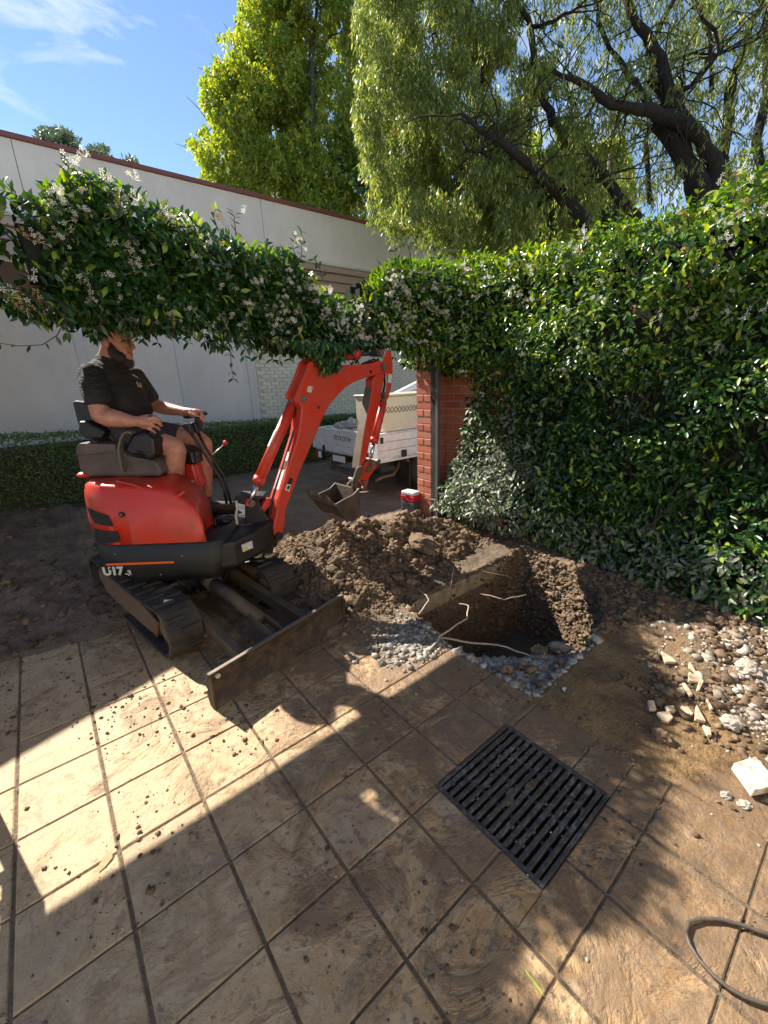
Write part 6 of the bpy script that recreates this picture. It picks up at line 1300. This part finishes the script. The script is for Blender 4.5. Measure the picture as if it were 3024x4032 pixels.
class BL_:
    def __init__(s): s.m = MB()
    def e(s, c, r, rot=None): s.m.ell(c, r, 18, 12, rot); return s
    def c(s, pts, rs, n=14):
        s.m.tube(pts, rs, n)
        for p, r in zip(pts, rs): s.m.ell(p, r, n, 10)
        return s
    def build(s, name, mat, vox=.007, smooth=6, parent=None):
        me = bpy.data.meshes.new(name+'_raw'); me.from_pydata(s.m.v, [], s.m.f); me.update(); t = bpy.data.objects.new(name+'_raw', me); COL.objects.link(t)
        r = t.modifiers.new('r', 'REMESH'); r.mode = 'VOXEL'; r.voxel_size = vox; r.use_smooth_shade = True
        q = t.modifiers.new('s', 'SMOOTH'); q.factor = .5; q.iterations = smooth
        bpy.context.view_layer.update(); m2 = bpy.data.meshes.new_from_object(t.evaluated_get(bpy.context.evaluated_depsgraph_get())); bpy.data.objects.remove(t); m2.name = name; m2.materials.clear()
        return link(name, m2, mat, parent or pe, smooth=True)
A = lambda x, y, v: T(*za(x, y), v)
hv = .02                                                             # head centre plane
s = BL_()
s.e(A(445, 165, hv), (.095, .076, .108)).e(A(500, 235, hv), (.072, .060, .092)).e(A(545, 330, hv), (.042, .042, .048)).e(A(470, 320, hv), (.055, .056, .060))
s.c([A(572, 188, hv), A(592, 225, hv), A(608, 258, hv)], [.011, .012, .0155], 10).e(A(596, 268, hv-.012), (.010, .011, .008)).e(A(596, 268, hv+.012), (.010, .011, .008))
s.e(A(575, 178, hv-.027), (.016, .024, .009)).e(A(575, 178, hv+.027), (.016, .024, .009)).e(A(582, 312, hv), (.012, .022, .007)).e(A(582, 330, hv), (.012, .021, .008)).e(A(530, 245, hv-.040), (.030, .016, .022))
s.e(A(366, 222, hv-.080), (.020, .013, .033)).e(A(380, 232, hv-.074), (.018, .014, .020)).e(A(362, 246, hv-.079), (.011, .010, .012)).e(A(368, 225, hv+.074), (.017, .010, .030))
s.c([A(430, 260, hv), A(405, 345, .02), A(395, 430, .02)], [.066, .068, .080])
s.c([A(420, 500, .03), A(500, 720, .03), A(470, 940, .02)], [.10, .11, .10])
# arms
s.c([A(255, 540, -.18), A(285, 690, -.235), A(325, 850, -.265)], [.050, .060, .054]).c([A(325, 850, -.265), A(400, 872, -.262), A(480, 885, -.255), A(560, 900, -.25), A(630, 905, -.245)], [.054, .060, .054, .043, .033])
s.c([A(640, 550, .23), A(725, 680, .28), A(800, 770, .30)], [.058, .058, .048]).c([A(800, 770, .30), A(880, 790, .27), A(960, 805, .23), A(1075, 822, .16)], [.048, .050, .042, .029])
# legs
s.c([A(520, 1000, -.10), A(780, 1085, -.12), A(960, 1130, -.125), A(985, 1165, -.125)], [.09, .083, .070, .064]).c([A(985, 1165, -.125), A(965, 1290, -.12), A(955, 1420, -.10), A(950, 1560, -.08)], [.062, .066, .055, .040])
s.c([A(560, 960, .12), A(900, 1020, .17), A(1170, 1065, .20), A(1225, 1105, .20)], [.09, .082, .068, .060]).c([A(1225, 1105, .20), A(1222, 1240, .20), A(1240, 1370, .20), A(1250, 1480, .20), A(1245, 1530, .20)], [.060, .062, .050, .040, .042])
# near hand resting over the joystick: palm, thumb and four bent fingers
s.c([A(640, 905, -.245), A(690, 908, -.25), A(735, 920, -.25)], [.034, .034, .030]).e(A(700, 915, -.252), (.045, .018, .042))
for pts in (((738, 882, -.252), (790, 872, -.250), (828, 884, -.236), (850, 904, -.222)), ((745, 908, -.254), (800, 908, -.256), (838, 922, -.242), (856, 942, -.226)), ((738, 936, -.253), (785, 946, -.256), (818, 960, -.242), (836, 978, -.226)), ((722, 960, -.250), (760, 976, -.254), (784, 990, -.242), (798, 1004, -.228))):
    s.c([A(*p) for p in pts], [.0125, .0115, .0105, .0092], 10)
s.c([A(668, 880, -.235), A(715, 862, -.215), A(765, 856, -.205), A(805, 862, -.202)], [.018, .014, .012, .010], 10)
# far hand closed round the lever grip
s.c([A(1080, 820, .155), A(1120, 826, .145), A(1160, 828, .140)], [.030, .030, .026]).e(A(1130, 835, .142), (.040, .022, .030))
for i, pts in enumerate((((1150, 808, .125), (1192, 816, .118), (1206, 850, .110), (1196, 882, .105)), ((1158, 816, .142), (1204, 828, .138), (1220, 866, .130), (1210, 900, .122)), ((1160, 828, .158), (1204, 846, .156), (1220, 884, .150), (1208, 918, .142)), ((1156, 842, .172), (1194, 862, .172), (1208, 898, .166), (1196, 926, .158)))):
    s.c([A(*p) for p in pts], [.0125, .0115, .0105, .0095], 10)
s.c([A(1105, 838, .122), A(1140, 850, .110), A(1172, 858, .106)], [.016, .013, .010], 10)
bodyo = s.build('body', SKIN, .0058, 4)
# eyes, brows, mouth
for dv in (-.030, .030):
    MB().ell(A(566, 205, hv+dv), (.010, .013, .0075), 10, 6).build('eye', HAIR, pe, smooth=True); MB().tube([A(556, 184, hv+dv*1.5), A(580, 178, hv+dv*1.1), A(588, 182, hv+dv*.55)], .006, 6).build('eyebrow', HAIR, pe, smooth=True)
k = N('lips'); k.base((.36, .12, .095)); k.rough(.45); MB().ell(A(588, 322, hv), (.009, .022, .005), 12, 6).build('mouth', k.m, pe, smooth=True)
# beard and hair
s = BL_(); s.c([A(410, 230, hv-.064), A(432, 300, hv-.058), A(490, 355, hv-.048)], [.014, .030, .034]).c([A(410, 230, hv+.064), A(432, 300, hv+.058), A(490, 355, hv+.048)], [.010, .020, .029]).c([A(490, 350, hv-.035), A(545, 395, hv), A(490, 350, hv+.035)], [.044, .042, .044]).e(A(555, 392, hv), (.036, .048, .042)).e(A(520, 375, hv), (.05, .055, .045)).c([A(566, 304, hv-.026), A(584, 300, hv), A(566, 304, hv+.026)], [.005, .005, .005], 8)
bd = s.build('beard', HAIR, .006, 4)
s = BL_(); s.e(A(415, 130, hv), (.096, .080, .092)).e(A(362, 165, hv), (.045, .062, .052)).e(A(470, 75, hv), (.075, .068, .055)); hr = s.build('hair', HAIR, .006, 4)
def tufts(o, n, ln, w):
    V_ = np.array([v.co for v in o.data.vertices]); Nn_ = np.array([v.normal for v in o.data.vertices]); i = rng.integers(0, len(V_), n); Pt = V_[i]+rng.normal(size=(n, 3))*.003; D = Nn_[i]*.6+rdir(n)*.7+np.array([[.15, 0, -.55]])
    B, D, Q = frames(D, rdir(n)); S = rng.uniform(.6, 1.3, n)*ln; t_ = link('hair_tufts', scatter('hair_tufts', BLADE_V, BLADE_F, Pt, B, D, Q, np.stack([S*w, S, S], 1)), HAIR, o); tag(t_, kind='stuff')
tufts(bd, 2400, .010, 1.4); tufts(hr, 2000, .009, 1.4)
# shirt and shorts
s = BL_()
s.e(A(415, 565, .03), (.135, .195, .155)).e(A(505, 690, .03), (.150, .19, .14)).e(A(545, 800, .03), (.165, .185, .125)).e(A(505, 900, .02), (.165, .19, .075)).e(A(370, 455, .03), (.095, .165, .07)).e(A(560, 600, .06), (.085, .13, .09))
s.c([A(245, 500, -.165), A(262, 600, -.205), A(300, 705, -.235)], [.076, .078, .079]).c([A(615, 520, .20), A(685, 620, .255), A(740, 690, .282)], [.075, .074, .070]); s.c([A(395, 405, .02), A(400, 440, .02)], [.085, .10])
so = s.build('shirt', SHIRT, .0075, 5)
s = BL_(); s.e(A(490, 975, .01), (.165, .185, .095)).c([A(540, 1000, -.10), A(700, 1060, -.115), A(800, 1085, -.12)], [.098, .095, .092]).c([A(580, 965, .12), A(800, 1005, .155), A(950, 1028, .175)], [.098, .093, .090]); s.build('shorts', SHORT, .0085, 5)
# boots
for (hx, hy), (tx, ty), v in (((1225, 1560), (1455, 1600), .20), ((940, 1590), (1150, 1640), -.08)):
    s = BL_(); a, b = A(hx, hy, v), A(tx, ty, v); a[2] = b[2] = .70; s.c([a, a*.6+b*.4, b], [.050, .047, .042]).c([a+np.array([0, 0, .0]), a+np.array([0, 0, .085])], [.052, .050]); o = s.build('boot', BOOT, .008, 4)
    MB().prism([a+np.array([-.05, -.045, -.046]), a*.5+b*.5+np.array([0, -.045, -.046]), b+np.array([.035, -.04, -.046]), b+np.array([.045, 0, -.046]), b+np.array([.035, .04, -.046]), a*.5+b*.5+np.array([0, .045, -.046]), a+np.array([-.05, .045, -.046])], (0, 0, .022)).build('sole', BLK, o, bevel=.004)
# chest print lying on the cloth
bv = BVHTree.FromPolygons([tuple(v.co) for v in so.data.vertices], [tuple(p.vertices) for p in so.data.polygons])
def hit(x, y):
    e = ray(*za(x, y)); d = np.array([e @ HU, e @ HV, e[2]]); h = bv.ray_cast(Vector(CL_), Vector(d)); return np.array(h[0]), np.array(h[1])
k = N('tan_print'); k.base((.62, .40, .22)); k.rough(.8)
try:
    m = MB()
    for quad in (((628, 562), (640, 562), (655, 604), (648, 608)), ((655, 604), (660, 568), (668, 572), (662, 610)), ((662, 585), (676, 590), (680, 610), (668, 612))):
        Q = []
        for q in quad: p, n_ = hit(*q); Q.append(p+n_*.003)
        m.add(Q, [(0, 1, 2, 3)])
    tag(m.build('chest_print', k.m, so), kind='stuff')
except Exception: pass
# ================================================================== NEAR LEFT AND BEHIND THE VIEWER
k = N('warm_render'); n_ = k.noise(2, 5); k.base(k.mix(n_, (.62, .56, .47), (.70, .64, .55))); k.rough(.9); HW = k.m
hs = empty('unseen_house', (0, -3.5, 0), 'cream rendered wall and eave added unseen behind the viewer to bounce sunlight', 'unseen_house')  # unseen building added to bounce warm sunlight into the shaded side
MB().span((-7, -.3, -.1), (7, 0, 4.2)).build('wall', HW, hs); MB().span((-7, -.5, 4.201), (7, .35, 4.35)).build('eave', CAP, hs)
for a in (-4.5, 2.2):
    f_ = MB().span((a, .001, .9), (a+1.6, .05, 2.2)).build('window_frame', FASC, hs, bevel=.005); MB().span((a+.07, .051, .97), (a+1.53, .056, 2.13)).build('pane', k.m if False else bpy.data.materials['glass_dark'], f_)
# slatted chair at the left edge, mostly out of the picture
k = N('brown_timber'); n_ = k.noise(9, 5, .6, stretch=(6, 6, .4)); k.base(k.mix(n_, (.22, .09, .05), (.32, .14, .08))); k.rough(.6)
ch = empty('garden_chair', (-.80, 2.06, 0), 'brown slatted garden chair just outside the left edge', 'chair')
def CB(name, a, b): return MB().span(a, b).build(name, k.m, ch, bevel=.006)
for x in (-.26, .20):
    CB('leg', (x, -.25, 0), (x+.045, -.20, .62)); CB('leg', (x, .24, 0), (x+.045, .29, .86)); CB('armrest', (x-.01, -.27, .621), (x+.055, .238, .645))
for i in range(4): CB('seat_slat', (-.213, -.24+.12*i, .40), (.198, -.14+.12*i, .42))
for z in (.52, .63, .74, .84): CB('back_slat', (-.2145, .255, z), (.1995, .275, z+.045))
